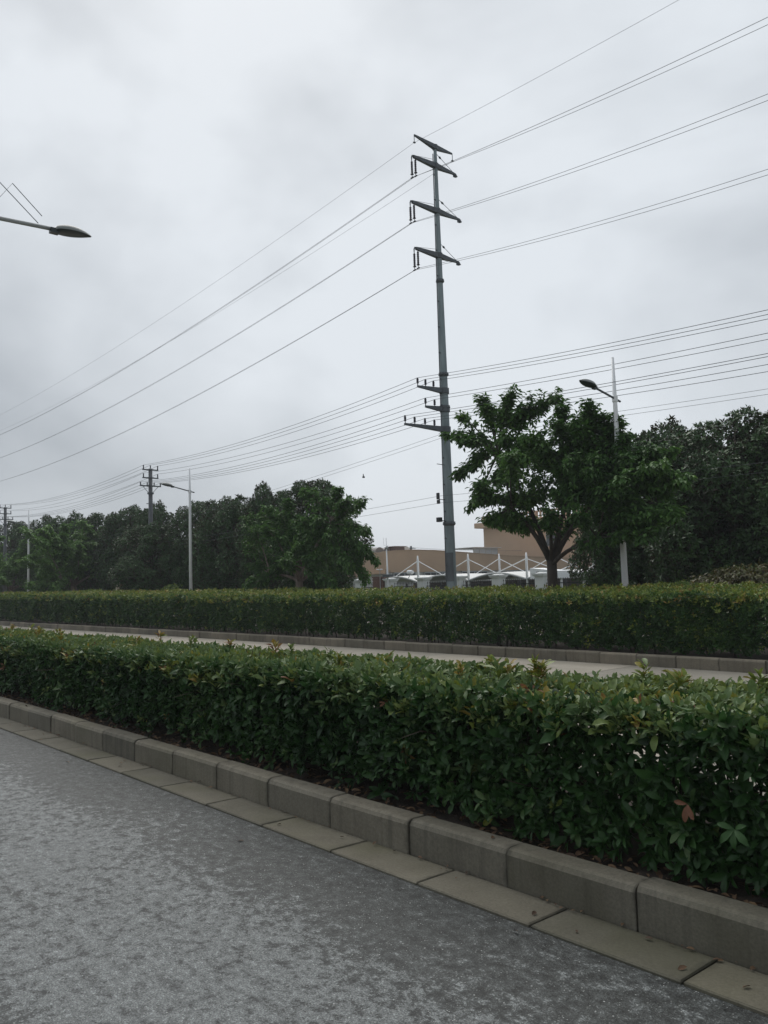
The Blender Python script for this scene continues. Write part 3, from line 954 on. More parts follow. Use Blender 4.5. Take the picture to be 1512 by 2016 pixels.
# pale-trunked cherry left of the building
C1 = Vector((-28.6, 20.0, .06)); TS = .87
t2 = thing('cherry_tree', 'green cherry tree with pale forked trunk left of the tan building', 'tree', (C1.x * TS, C1.y * TS, .06), 0, 'street trees behind the far hedge')
sil = [(-32.6, 20, 4.9), (-30.8, 20, 5.3), (-29.4, 20, 5.5), (-28.0, 20, 5.75), (-26.9, 20.1, 5.2), (-25.8, 20, 5.5), (-25.0, 19.8, 5.0), (-24.3, 20, 4.95), (-24.1, 20, 3.8), (-24.2, 20, 3.1), (-24.6, 19.5, 2.4),
       (-32.4, 19.8, 3.6), (-31.8, 19.7, 2.7), (-24.6, 20.3, 2.0), (-25.3, 19.4, 1.8), (-24.2, 20.5, 2.6), (-32.3, 20, 2.0), (-31.3, 19.2, 1.8), (-30.3, 21, 1.9)]
rr = random.Random(8)
for _ in range(34):
    a = rr.uniform(0, 6.28); q = rr.uniform(.25, 1); zz = rr.uniform(2.3, 5.1)
    sil.append((C1.x + math.cos(a) * 3.5 * q, C1.y + math.sin(a) * 2.3 * q, zz))
spreading_tree(t2, (0, 0, 1.75), .16, [(Vector(s) - C1) * TS for s in sil], 13, 17, 'pale_bark', (.14, .21), 6, fill=900)
lt = dup(t2, (-48.6, 17.9, .06), 2.2, 'broad light green cherry tree behind the hedge, left of the dark evergreen row', (1.28, 1.22, 1.15))
lt2 = dup(t2, (-60.0, 17.8, .06), 4.4, 'farthest green cherry tree by the left edge, beside the white lamp post', (1.15, 1.1, 1.1))

for q in (lt, lt2):
    for ch in q.children:
        if ch.name.startswith('crown'):
            if q is lt:
                pale = ch.data.copy(); pale.materials.clear(); pale.materials.append(M['young_leaf'])
            ch.data = pale
# dark evergreens
def evergreen(name, h, rad, seed, label):
    rg = np.random.default_rng(seed); r = random.Random(seed)
    root = thing(name, label, 'tree', (0, 0, 0), 0, 'dark evergreen trees behind the far hedge')
    tb = MB()
    tb.tube([(0, 0, -.1), (0, 0, .3), (.05, .03, h * .5), (0, 0, h * .9)], [.2, .15, .11, .03], 8)
    Pr, Ar = [], []
    nl = 46
    for i in range(nl):
        u = i / (nl - 1)
        zc = h * (.20 + .74 * u)
        prof = math.sin(math.pi * min(1, (.14 + .80 * u))) ** .7
        a = i * 2.4 + r.uniform(-.3, .3)
        q = r.uniform(.62, 1.0) * rad * prof
        c = np.array([math.cos(a) * q, math.sin(a) * q, zc + r.uniform(-.2, .2)])
        lr = r.uniform(.42, .78) * (1 - .35 * u) * rad / 2.0
        tb.tube([(0, 0, zc * .72), tuple((c * np.array([.5, .5, 1]) + np.array([0, 0, -.25]))), tuple(c)], [.05, .035, .012], 4, False)
        n = int(190 * (lr / .6) ** 2) + 30
        d = nrm(rg.normal(0, 1, (n, 3)) + np.array([[0, 0, .25]]))
        rr_ = lr * rg.uniform(.55, 1.08, (n, 1)) * np.array([[1, 1, .9]])
        Pr.append(c + d * rr_); Ar.append(d + np.array([[0, 0, .45]]) + .5 * np.array([[math.cos(a), math.sin(a), 0]]))
    Pr, Ar = np.concatenate(Pr), np.concatenate(Ar)
    tint = np.clip(.45 + .25 * wob(Pr[:, 0], Pr[:, 2], seed, 2) + rg.normal(0, .12, len(Pr)), 0, 1)
    arr = shoots(Pr, Ar, 6, .11, .19, .42, tint, (.5, 1.2), .03, rg)
    n = 3500      # inner leaves: dark filler added to block light through the crown
    z = rg.uniform(.22, .85, n) * h
    pr = rad * .62 * np.sin(math.pi * np.clip(.14 + .8 * (z / h - .2) / .74, 0, 1))
    a = rg.uniform(0, 6.28, n); q = np.sqrt(rg.uniform(0, 1, n)) * pr
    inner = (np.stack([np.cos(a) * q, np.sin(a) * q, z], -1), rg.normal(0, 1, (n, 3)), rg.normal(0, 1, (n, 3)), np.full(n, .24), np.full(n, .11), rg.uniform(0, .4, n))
    V, T, t = join_arrays([leaf_arrays(*arr, 'flat'), leaf_arrays(*inner, 'flat')])
    tb.build('trunk', 'bark', root, True)
    c = link('crown', np_mesh('crown', V, T, 'magnolia_leaf', t), root)
    c['kind'] = 'stuff'
    return root
ev = [evergreen('evergreen_tree', 6.0, 2.1, 101, 'dark evergreen rising behind the cherry right of the white lamp post'),
      evergreen('evergreen_tree', 6.0, 2.5, 102, 'tallest dark evergreen at the right edge of the view'),
      evergreen('evergreen_tree', 7.6, 2.7, 103, 'dark evergreen whose tip shows directly behind the middle lamp post')]
ev[0].location = (-13.7, 23.4, .0); ev[0].scale = (1, 1, 1.05)
ev[1].location = (-11.0, 22.6, .0); ev[1].rotation_euler = (0, 0, .8)
ev[2].location = (-37.4, 20.3, 0); ev[2].scale = (.78, .78, .80)
dup(ev[0], (-9.2, 23.0, 0), 2.0, 'dark evergreen cut off by the right edge of the view', (1.05, 1.05, .98))
dup(ev[1], (-12.55, 23.8, 0), 3.0, 'lower dark evergreen in the dip between the two tall ones at right', (.72, .72, .80))
dup(ev[0], (-15.1, 22.6, 0), 4.0, 'small dark evergreen just right of the big cherry trunk', (.52, .52, .78))
for k, (x, y, s, sz, rz, lab) in enumerate([
        (-27.9, 20.3, 0.76, 0.80, 1.0, 'dark evergreen topping the crown of the pale-trunked cherry'),
        (-31.1, 20.3, 0.74, 0.81, 2.4, 'dark evergreen with a ragged tip left of the pale-trunked cherry'),
        (-34.2, 20.3, 0.80, 0.79, 3.3, 'dark evergreen third to the right of the middle lamp post'),
        (-39.3, 18.5, 0.74, 0.66, 5.0, 'lower dark evergreen grown round the foot of the first concrete pole'),
        (-44.1, 20.7, 0.82, 0.86, .4, 'dark evergreen standing right behind the first concrete pole'),
        (-47.5, 20.7, 0.80, 0.88, 1.7, 'dark evergreen just left of the first concrete pole'),
        (-51.3, 20.7, 0.84, 0.87, 2.9, 'dark evergreen second to the left of the first concrete pole'),
        (-55.2, 20.7, 0.88, 0.90, 4.1, 'dark evergreen above the broad light green cherry'),
        (-59.8, 20.7, 0.88, 0.94, 5.3, 'dark evergreen at the left end of the row'),
        (-68.9, 20.7, 0.88, 0.98, .9, 'farthest dark evergreen by the left edge beside the second concrete pole')]):
    dup(ev[(k + 2) % 3] if k % 3 else ev[2], (x, y, 0), rz, lab, (s, s, sz * (1.0 if ((k % 3) == 0 or (k + 2) % 3 == 2) else 1.25)))

def maple():
    root = thing('maple_bush', 'low feathery olive red maple bush showing above the hedge at right', 'bush', (-8.9, 18.8, .06))
    r = random.Random(4); rg = np.random.default_rng(4)
    tb = MB(); P, D = [], []
    for i in range(90):
        a = r.uniform(0, 6.28); q = math.sqrt(r.uniform(0, 1)) * 1.7
        e = Vector((math.cos(a) * q, math.sin(a) * q * .8, 1.05 + .70 * (1 - (q / 1.7) ** 2) * r.uniform(.6, 1)))
        pts = bez(Vector((0, 0, .1)), Vector((e.x * .3, e.y * .3, e.z * 1.0)), e, 6)
        tb.tube(pts, [.03, .02, .014, .009, .006, .003], 4, False)
        for j in range(34):
            t_ = r.uniform(.55, 1); k = min(4, int(t_ * 5)); p = pts[k].lerp(pts[k + 1], t_ * 5 - k)
            P.append(p + Vector((r.gauss(0, .09), r.gauss(0, .09), r.gauss(0, .05)))); D.append(Vector((math.cos(a), math.sin(a), -.35)))
    P = np.array(P); D = np.array(D)
    n = len(P) * 4
    Pp = np.repeat(P, 4, 0) + rg.normal(0, .03, (n, 3)); Dd = np.repeat(D, 4, 0) + rg.normal(0, .5, (n, 3))
    Ln = rg.uniform(.09, .15, n)
    V, T, t = leaf_arrays(Pp, Dd, np.array([[0, 0, 1.]]) + rg.normal(0, .3, (n, 3)), Ln, Ln * .40, np.clip(rg.normal(.5, .25, n), 0, 1), 'flat')
    tb.build('trunk', 'bark', root, True)
    c = link('crown', np_mesh('crown', V, T, 'maple_leaf', t), root); c['kind'] = 'stuff'
maple()

# ------------------------------------------------------------------ tall steel power pole
PX, PY = -18.17, 18.5
def insulator_mb(c, top, bot, r=.040, sheds=7):
    prof = [(.012, bot)]
    for i in range(sheds):
        z0 = bot + (top - bot) * i / sheds; dz = (top - bot) / sheds
        prof += [(r * .78, z0 + dz * .1), (r, z0 + dz * .35), (r * .78, z0 + dz * .7)]
    prof.append((.012, top))
    b = MB()
    b.lathe(c, prof, 8)
    return b

def steel_pole():
    root = thing('power_pole', 'tall tapered grey steel pole with stacked crossarms carrying the power lines', 'power pole', (PX, PY, 0))
    zs = [0, 3.36, 7.08, 8.15, 11.23, 15.86]
    def rad(z):
        return float(np.interp(z, [0, 3.4, 8.15, 12, 16], [.185, .160, .122, .086, .052]))
    for i in range(5):
        z0, z1 = zs[i] + (.05 if i else 0), zs[i + 1] - .05
        b = MB(); b.tube([(0, 0, z0), (0, 0, z1)], [rad(z0), rad(z1) * .97], 12)
        b.build('shaft_section', 'pole_steel', root)
    for z in zs[1:5]:
        r = rad(z)
        b = MB(); b.lathe((0, 0, z), [(r * .95, -.07), (r + .045, -.018), (r + .045, .018), (r * .95, .07)], 16)
        fl = b.build('flange', 'dark_steel', root)
        b = MB()
        for k in range(16):
            a = 2 * math.pi * k / 16
            b.box(((r + .026) * math.cos(a), (r + .026) * math.sin(a), z + .035), (.018, .018, .06), a)
        b.build('flange_bolts', 'dark_steel', fl)['kind'] = 'stuff'
    # painted patches on the foot
    b = MB(); b.tube([(0, 0, 1.55), (0, 0, 2.45)], [rad(1.55) + .004, rad(2.45) + .004], 12, False)
    b.f = [f for f in b.f if sum(b.v[i][1] for i in f) < -.2]
    p = b.build('paint_patch', 'pole_patch', root); p['label'] = 'darker painted patch'
    # cable and step rail on the near side
    b = MB()
    rail = [(0, -(rad(z) + .055), z) for z in np.linspace(.6, 15.5, 12)]
    b.tube(rail, .017, 5)
    rl = b.build('climbing_rail', 'dark_steel', root)
    b = MB()
    for z in np.arange(1.2, 15.4, .85):
        b.box((0, -(rad(z) + .025), z), (.03, .075, .035))
    b.build('rail_clips', 'dark_steel', rl)['kind'] = 'stuff'
    b = MB(); b.tube([(.03, -(rad(5.2)), 5.22), (-.02, -(rad(5.2) + .28), 5.24)], .012, 5); b.build('step_bolt', 'dark_steel', root)
    def arm(name, z, y0, y1, tip_l, tip_r, rootw, dz=0.0):
        o_ = thing_part = None
        b = MB()
        zr = z - dz
        r = rad(z)
        if y0 is not None:
            b.add(*taper(0, -r * .6, zr, 0, y0 - PY, z, rootw, tip_l))
        if y1 is not None:
            b.add(*taper(0, r * .6, zr, 0, y1 - PY, z - (.0 if dz == 0 else .06), rootw, tip_r))
        b.lathe((0, 0, zr), [(r * .9, -rootw * .62), (r + .035, -rootw * .5), (r + .035, rootw * .5), (r * .9, rootw * .62)], 12)
        return b.build(name, 'dark_steel', root)
    def taper(x0, ya, za, x1, yb, zb, w0, w1):
        vs = []
        for (x, y, z, w) in ((x0, ya, za, w0), (x1, yb, zb, w1)):
            h = w * .5
            vs += [(x - h * .8, y, z - h), (x + h * .8, y, z - h), (x + h * .8, y, z + h), (x - h * .8, y, z + h)]
        return vs, [(0, 1, 2, 3), (7, 6, 5, 4), (0, 4, 5, 1), (1, 5, 6, 2), (2, 6, 7, 3), (3, 7, 4, 0)]
    # top crossarm with two drop hooks
    a = arm('top_crossarm', 15.86, 17.57, 19.30, .05, .045, .15, .10)
    for y, z in ((17.57, 15.85), (19.31, 15.80)):
        b = MB(); b.tube([(0, y - PY, z), (0, y - PY - .0, z - .22)], .012, 5); b.box((0, y - PY, z - .24), (.05, .08, .03))
        b.build('drop_hook', 'dark_steel', a)
    for z, yl, yr in ((15.12, 17.50, 19.42), (13.58, 17.37, 19.54), (12.08, 17.47, 19.41)):
        a = arm('crossarm', z, yl, yr, .085, .06, .165)
        b = MB()
        b.tube([(0, yl - PY + .02, z + .02), (0, yl - PY - .05, z + .01), (0, yl - PY - .08, z - .05), (0, yl - PY - .08, z - .18)], [.04, .03, .022, .014], 6)
        b.tube([(0, yl - PY + .08, z), (0, yl - PY + .08, z - .08)], .014, 5)
        b.build('hook', 'dark_steel', a)
        for dy, dz in ((-.08, -.12), (.08, -.02)):
            c = (0, yl - PY + dy, 0)
            b = insulator_mb(c, z + dz - .06, z + dz - .50)
            b.lathe((0, yl - PY + dy, z + dz - .50), [(.05, -.008), (.058, 0), (.05, .008)], 10)
            b.tube([(0, yl - PY + dy, z + dz - .49), (0, yl - PY + dy, z + dz - .60)], .012, 5)
            b.box((0, yl - PY + dy, z + dz - .61), (.12, .035, .03))
            b.build('insulator', 'insulator', a)
        # right tip bracket and stay with its little insulator
        b = MB()
        b.box((0, yr - PY + .02, z - .03), (.09, .10, .10), 0, .3); b.box((0, yr - PY - .06, z - .07), (.02, .10, .09))
        b.build('tip_bracket', 'dark_steel', a)
        b = MB(); p0 = Vector((0, rad(z) + .02, z + .42)); p1 = Vector((0, yr - PY - .12, z + .05))
        b.tube([p0, p1], .008, 4)
        q = p0.lerp(p1, .18); b.tube([p0.lerp(p1, .10), q, p0.lerp(p1, .26)], [.012, .035, .012], 6)
        b.build('stay', 'dark_steel', a)
        b = MB(); b.tube([(0, yl - PY + .10, z + .06), (0, -rad(z) - .04, z + .20)], .006, 4)
        b.build('tie_rod', 'dark_steel', a)
    for z, tip, ins in ((7.62, 17.33, (17.34, 17.68, 18.03)), (7.02, 17.64, (17.65, 18.05)), (6.37, 16.73, (16.76, 17.16, 17.60, 18.01))):
        a = arm('lower_crossarm', z, tip, None, .06, 0, .17)
        for y in ins:
            b = insulator_mb((0, y - PY, 0), z + .25, z + .09, .042, 3)
            b.tube([(0, y - PY, z + .02), (0, y - PY, z + .10)], .016, 5)
            b.tube([(0, y - PY, z + .245), (0, y - PY, z + .27)], .03, 6)
            b.build('pin_insulator', 'insulator', a)
    b = MB(); b.box((0, 18.07 - PY, 3.48), (.14, .13, .14)); b.tube([(0, 18.07 - PY, 3.47), (0, -rad(3.4), 3.44)], .015, 5)
    b.build('camera_box', 'black_iron', root)
    b = MB(); b.box((0, 18.05 - PY, 4.22), (.1, .05, .20)); b.box((0, 18.06 - PY, 4.04), (.1, .05, .12)); b.tube([(0, 18.07 - PY, 4.12), (0, -rad(4.1), 4.12)], .012, 5)
    b.build('cable_bracket', 'black_iron', root)
steel_pole()

# ------------------------------------------------------------------ concrete utility poles
P1X, P1Y, P2X, P2Y = -39.59, 18.52, -63.95, 18.5
def utility_pole():
    root = thing('utility_pole', 'dark concrete utility pole with three short crossarms beside the middle lamp post', 'utility pole', (P1X, P1Y, 0), 0, 'concrete utility poles on the left')
    b = MB(); b.tube([(0, 0, 0), (0, 0, 7.80)], [.145, .10], 10); b.build('shaft', 'old_concrete', root, True)
    for z, ys, top in ((7.74, (-.38, 0, .40), .24), (7.32, (-.38, .40), .22), (6.90, (-.54, -.18, .20, .54), .19)):
        b = MB(); h = max(abs(y) for y in ys); b.box((.0, 0, z), (.06, 2 * h + .06, .06)); b.box((0, 0, z), (.26, .27, .05))
        a = b.build('crossarm', 'dark_steel', root)
        for y in ys:
            zb = z + (.08 if y == 0 else .03)
            ib = insulator_mb((0, y, 0), z + top, zb, .036, 3)
            ib.build('pin_insulator', 'insulator', a)
    b = MB()
    for s in (-1, 1):
        b.tube([(0, s * .42, 6.88), (0, s * .12, 6.56)], .014, 4)
    b.build('brace', 'dark_steel', root)
    b = MB(); b.lathe((0, 0, 6.52), [(.12, -.05), (.165, -.04), (.165, .04), (.12, .05)], 10); b.build('collar', 'dark_steel', root)
    b = MB(); b.box((0, 0, 5.98), (.04, .44, .035)); b.build('step_bar', 'dark_steel', root)
    return root
u1 = utility_pole()
dup(u1, (P2X, P2Y, .18), .06, 'dark concrete utility pole at the left edge of the view')

# ------------------------------------------------------------------ wires
def span(p0, p1, sag, n=36):
    p0, p1 = Vector(p0), Vector(p1)
    return [p0.lerp(p1, i / n) - Vector((0, 0, 4 * sag * (i / n) * (1 - i / n))) for i in range(n + 1)]
def wire(label, chains, r=.009, group='overhead wires', parts=None):
    b = MB()
    pts = []
    for c in chains:
        pts += c if not pts else c[1:]
    b.tube(pts, r, 4)
    o = b.build('power_line', 'wire')
    return tag(o, label, 'power line', group)
HV = [  # y, z, k-left, k-right, label   (sag constant: z = z0 - k s (S - s))
    (17.57, 15.61, .00098, .00185, 'thin earth wire from the near tip of the top crossarm of the tall pole', .004),
    (19.31, 15.55, .00105, .00273, 'thin earth wire from the far tip of the top crossarm of the tall pole', .004),
    (17.42, 14.39, .00126, .0030, 'upper phase conductor on the outer insulator of the highest insulator pair', .006),
    (17.58, 14.49, .00128, .0035, 'upper phase conductor on the inner insulator of the highest insulator pair', .0055),
    (17.29, 12.85, .00143, .0041, 'middle phase conductor on the outer insulator of the second insulator pair', .0055),
    (17.45, 12.95, .00146, .0037, 'middle phase conductor on the inner insulator of the second insulator pair', .0055),
    (17.39, 11.35, .00154, .0043, 'lower phase conductor on the outer insulator of the third insulator pair', .0055),
    (17.55, 11.45, .00158, .0040, 'lower phase conductor on the inner insulator of the third insulator pair', .0055)]
for y, z, kl, kr, lab, r in HV:
    left = span((PX - 70, y, z), (PX, y, z), kl * 70 * 70 / 4, 44)
    right = span((PX, y, z), (PX + 40, y, z), kr * 40 * 40 / 4, 40)
    wire(lab, [left, right], r, 'high voltage wires of the tall steel pole')
LV = [
    (17.34, 7.89, 18.14, 7.97, .0026, 'outermost wire of the three on the upper low crossarm'),
    (17.68, 7.89, 18.52, 7.99, .0026, 'middle wire of the three on the upper low crossarm'),
    (18.03, 7.89, 18.92, 7.97, .0026, 'wire nearest the shaft on the upper low crossarm'),
    (17.65, 7.29, 18.14, 7.55, .0020, 'outer wire of the two on the short middle crossarm'),
    (18.05, 7.29, 18.92, 7.55, .0021, 'inner wire of the two on the short middle crossarm'),
    (16.76, 6.63, 17.98, 7.09, .0020, 'outermost wire of the four on the lowest crossarm'),
    (17.16, 6.63, 18.34, 7.09, .0019, 'second wire from the tip of the lowest crossarm'),
    (17.60, 6.63, 18.72, 7.09, .0021, 'third wire from the tip of the lowest crossarm'),
    (18.01, 6.63, 19.06, 7.09, .0023, 'wire nearest the shaft on the lowest crossarm')]
for y, z, y1, z1, kr, lab in LV:
    c = [span((-90, y1, z1 + .3), (P2X, y1, z1 + .19), .55, 16), span((P2X, y1, z1 + .19), (P1X, y1, z1), .50, 24), span((P1X, y1, z1), (PX, y, z), .34, 24),
         span((PX, y, z), (PX + 40, y, z), kr * 400, 36)]
    wire(lab, c, .0075, 'low voltage wires on the lower crossarms')
for y, z, zl, lab in ((18.28, 6.20, 4.45, 'upper of two thin cables just below the lowest crossarm'), (18.29, 6.08, 4.32, 'lower of two thin cables just below the lowest crossarm')):
    o = wire(lab, [span((-60, 19.0, zl), (PX, y, z), .42, 26), span((PX, y, z), (PX + 40, y, z - .1), .75, 36)], .005, 'thin cables')
    if z < 6.1:
        b = MB(); q = (-22.2, 18.38, 5.42)
        b.tube([q, (q[0], q[1], q[2] - .10)], .018, 5); b.box((q[0] + .01, q[1], q[2] - .11), (.07, .06, .05))
        b.build('clamp', 'black_iron', o)
for y, z, lab in ((18.22, 4.24, 'upper of two thin cables at the small bracket low on the tall pole'), (18.22, 4.02, 'lower of two thin cables at the small bracket low on the tall pole')):
    wire(lab, [span((-60, 19.0, z - .1), (PX, y, z), .25, 26), span((PX, y, z), (PX + 30, y, z), .3, 30)], .0055, 'thin cables')

# ------------------------------------------------------------------ street lamps
def lamp_head(root, y0, y1, z0, z1, w=.24, sgn=-1):
    """flattened teardrop lantern from y0 (neck) to y1 (tip)"""
    n, m_ = 12, 14
    sh, le = MB(), MB()
    prof = []
    for i in range(n + 1):
        t = i / n
        half = w / 2 * (math.sin(math.pi * min(1, t * .96 + .04) ** .8) ** .62 if 0 < t < 1 else .12 if t == 0 else .03)
        prof.append((y0 + (y1 - y0) * t, z0 + (z1 - z0) * t, max(half, .02)))
    vs, fs = [], []
    for (y, z, hw) in prof:
        for k in range(9):
            a = math.pi * k / 8
            vs.append((hw * math.cos(a), y, z + hw * .85 * math.sin(a)))
    for i in range(n):
        for k in range(8):
            fs.append((i * 9 + k, i * 9 + k + 1, (i + 1) * 9 + k + 1, (i + 1) * 9 + k))
    sh.add(vs, fs)
    vs, fs = [], []
    for (y, z, hw) in prof:
        for k in range(7):
            a = math.pi + math.pi * k / 6
            vs.append((hw * 1.03 * math.cos(a), y, z + .004 + hw * .30 * math.sin(a)))
    for i in range(n):
        for k in range(6):
            fs.append((i * 7 + k, i * 7 + k + 1, (i + 1) * 7 + k + 1, (i + 1) * 7 + k))
    le.add(vs, fs)
    d = 1 if y1 > y0 else -1
    h = sh.build('lamp_head', 'lamp_shell', root, True)
    le.build('lens', 'lamp_dark', h, True)
    b = MB(); b.box((0, y0 + d * .01, z0 - .01), (.09, .12, .07)); b.build('neck', 'lamp_dark', h)
def street_lamp():
    root = thing('street_lamp', 'white street lamp rising out of the big cherry crown at right', 'street lamp', (-10.98, 17.0, 0), 0, 'white street lamps behind the far hedge')
    b = MB(); b.tube([(0, 0, 0), (0, 0, 5.5), (0, 0, 6.82)], [.085, .055, .034], 10); b.build('post', 'white_paint', root, True)
    b = MB(); b.tube([(0, .22, 5.765), (0, -.83, 5.98)], [.026, .026], 7); b.build('arm', 'dark_steel', root)
    b = MB(); b.lathe((0, 0, 5.80), [(.055, -.08), (.068, -.07), (.068, .07), (.055, .08)], 10); b.build('bracket', 'white_paint', root)
    lamp_head(root, -.80, -1.38, 5.975, 6.06, .26)
    return root
l1 = street_lamp()
dup(l1, (-32.45, 17.0, 0), 0, 'white street lamp in front of the dark evergreen row, middle of three')
dup(l1, (-53.9, 17.0, .05), 0, 'white street lamp farthest left, half hidden by a cherry tree')

def near_lamp():
    root = thing('street_lamp', 'grey street lamp head on a long arm reaching in at upper left', 'street lamp', (-11.55, -3.6, .15))
    b = MB(); b.tube([(0, 0, 0), (0, 0, 5.0), (0, 0, 8.6)], [.11, .08, .05], 10); b.build('post', 'white_paint', root, True)
    b = MB(); b.tube([(0, -.25, 6.2), (0, 3.6, 6.39), (0, 7.56, 6.60)], [.038, .035, .030], 8); b.build('arm', 'grey_paint', root, True)
    lamp_head(root, 7.56, 8.10, 6.585, 6.625, .25)
    b = MB(); b.tube([(0, .05, 8.5), (0, 6.84, 7.07), (0, 7.35, 6.63)], .006, 4); b.build('stay_rod', 'dark_steel', root)
    b = MB(); b.tube([(0, .05, 6.45), (0, 6.84, 6.87), (0, 7.0, 7.11), (0, 7.40, 6.75)], .006, 4); b.build('stay_rod', 'dark_steel', root)
near_lamp()

# ------------------------------------------------------------------ fence with white pillars
FY = 32.0
def fence():
    root = thing('fence', 'black iron railing fence between white capped pillars in front of the carports', 'fence', (0, FY, 0))
    px = [-44.9 + 2.79 * i for i in range(0, 15)]
    px = [-36.41 + 2.785 * i for i in range(-3, 12)]
    pm, cm = MB(), MB()
    pm.box((0, 0, .82), (.50, .50, 1.66)); cm.box((0, 0, 1.685), (.64, .64, .07)); cm.box((0, 0, 1.755), (.72, .72, .07)); cm.box((0, 0, 1.81), (.5, .5, .05), 0, .5)
    pme, cme = pm.mesh('pillar', 'white_plaster'), cm.mesh('cap', 'white_plaster')
    rm = MB()
    for z in (.25, 1.30):
        rm.box((1.39, 0, z), (2.26, .04, .045))
    pk = MB()
    for i in range(17):
        x = .33 + i * .1325
        pk.tube([(x, 0, .1), (x, 0, 1.46)], .011, 4); pk.tube([(x, 0, 1.44), (x, 0, 1.48), (x, 0, 1.57)], [.010, .024, .002], 4)
    md = MB(); md.box((1.39, 0, .72), (.08, .08, 1.5))
    rme, pke, mde = rm.mesh('rail', 'black_iron'), pk.mesh('pickets', 'black_iron'), md.mesh('post', 'black_iron')
    for x in px:
        p = link('pillar', pme, root, (x, 0, 0)); link('cap', cme, p)
        q = link('railing', rme, root, (x, 0, 0)); k = link('pickets', pke, q); k['kind'] = 'stuff'; link('post', mde, q)
fence()
b = MB(); b.box((-37.15, 31.9, .93), (.9, .5, 1.86)); b.box((-37.15, 31.9, 1.90), (1.0, .6, .07))
gp = thing('gate_pier', 'reddish brown pier at the left end of the white pillars', 'gate pier', (0, 0, 0))
bk = MB(); bk.box((0, 0, 0), (.235, .10, .072)); bme = bk.mesh('brick', 'brick_red')
b.build('core', 'brick_red', gp)
for row in range(16):
    for c in range(3):
        link('brick', bme, gp, (-37.47 + c * .25 + (.06 if row % 2 else 0), 31.62, .62 + row * .08))

# thin mast with fittings, T shaped floodlight post
t = thing('camera_mast', 'slim white mast with ring fitting by the brown pier', 'mast', (-35.56, 31.0, 0))
b = MB(); b.tube([(.06, 0, 0), (.03, 0, 1.8), (0, 0, 3.7)], [.07, .055, .03], 8); b.build('post', 'white_paint', t, True)
b = MB(); b.tube([(0, 0, 3.7), (0, 0, 4.12)], .012, 5); b.tube([(-.22, 0, 3.7), (-.22, 0, 4.15)], .006, 4); b.tube([(-.22, 0, 3.72), (.02, 0, 3.66)], .008, 4); b.build('antenna', 'grey_paint', t)
b = MB(); b.lathe((0, 0, 3.55), [(.06, -.06), (.11, -.03), (.11, .03), (.06, .06)], 10); b.tube([(0, 0, 3.6), (.13, 0, 3.66)], .02, 5); b.build('ring', 'grey_paint', t)
b = MB(); b.box((.06, 0, 1.95), (.5, .4, .14)); b.tube([(-.1, 0, 1.9), (-.1, 0, 2.35)], .02, 5); b.tube([(.25, 0, 1.95), (.25, 0, 2.25)], .015, 5); b.build('junction_box', 'dark_steel', t)
t = thing('floodlight', 'small twin floodlight on a thin post left of the slim mast', 'floodlight', (-36.2, 31.0, 0))
b = MB(); b.tube([(0, 0, 1.0), (0, 0, 2.3)], .02, 6); b.build('post', 'grey_paint', t)
b = MB(); b.tube([(-.17, 0, 2.30), (.17, 0, 2.30)], .016, 5); b.build('crossbar', 'grey_paint', t)
for s in (-1, 1):
    b = MB(); b.box((s * .15, -.03, 2.34), (.14, .12, .05), 0, .8); b.build('lamp', 'white_paint', t)

# grey sheet hoarding right of the fence, small sign
t = thing('hoarding', 'grey ribbed metal hoarding between dark trunks at lower right', 'hoarding', (-17.6, 31.0, 0))
for i in range(6):
    b = MB(); b.box((-.42 + i * .145, 0, .9), (.135, .03 + .02 * (i % 2), 1.74)); b.build('panel', 'sheet_grey', t)
for i in range(5):
    b = MB(); b.box((.62 + i * .115 + (.06 if i > 1 else 0), 0, .74), (.105, .03, 1.46)); b.build('panel', 'sheet_grey', t)
t = thing('notice_board', 'pale blue notice board with a dark slanting mark behind the pale trunk', 'notice board', (-29.8, 21.5, 0))
b = MB(); b.tube([(0, 0, 0), (0, 0, 1.6)], .03, 6); b.build('post', 'grey_paint', t)
b = MB(); b.box((0, -.04, 1.72), (.46, .03, .42)); b.build('board', 'sign_blue', t)
b = MB(); b.box((.02, -.059, 1.72), (.05, .006, .40)); b.v = [(x + (z - 1.72) * -.5, y, z) for x, y, z in b.v]; b.build('slanting_mark', 'black_iron', t)

# cream dome of unknown kind just above the far hedge
t = thing('cream_dome', 'cream and tan dome poking just above the far hedge left of the middle lamp post', 'round_dome', (-40.15, 17.2, 0))
b = MB(); b.tube([(0, 0, 0), (0, 0, 1.45)], .06, 8); b.build('post', 'grey_paint', t)
pr = [(.30 * math.cos(a), 1.68 + .33 * math.sin(a)) for a in [(-1.2 + 2.7 * i / 9) for i in range(10)]]
b = MB(); b.lathe((0, 0, 0), pr, 14); b.build('dome', 'cream', t, True)
b = MB(); b.tube([(.17, -.05, 1.64), (.21, -.05, 1.82), (.13, -.05, 1.94)], [.13, .12, .05], 8); b.build('side_panel', 'tan', t, True)

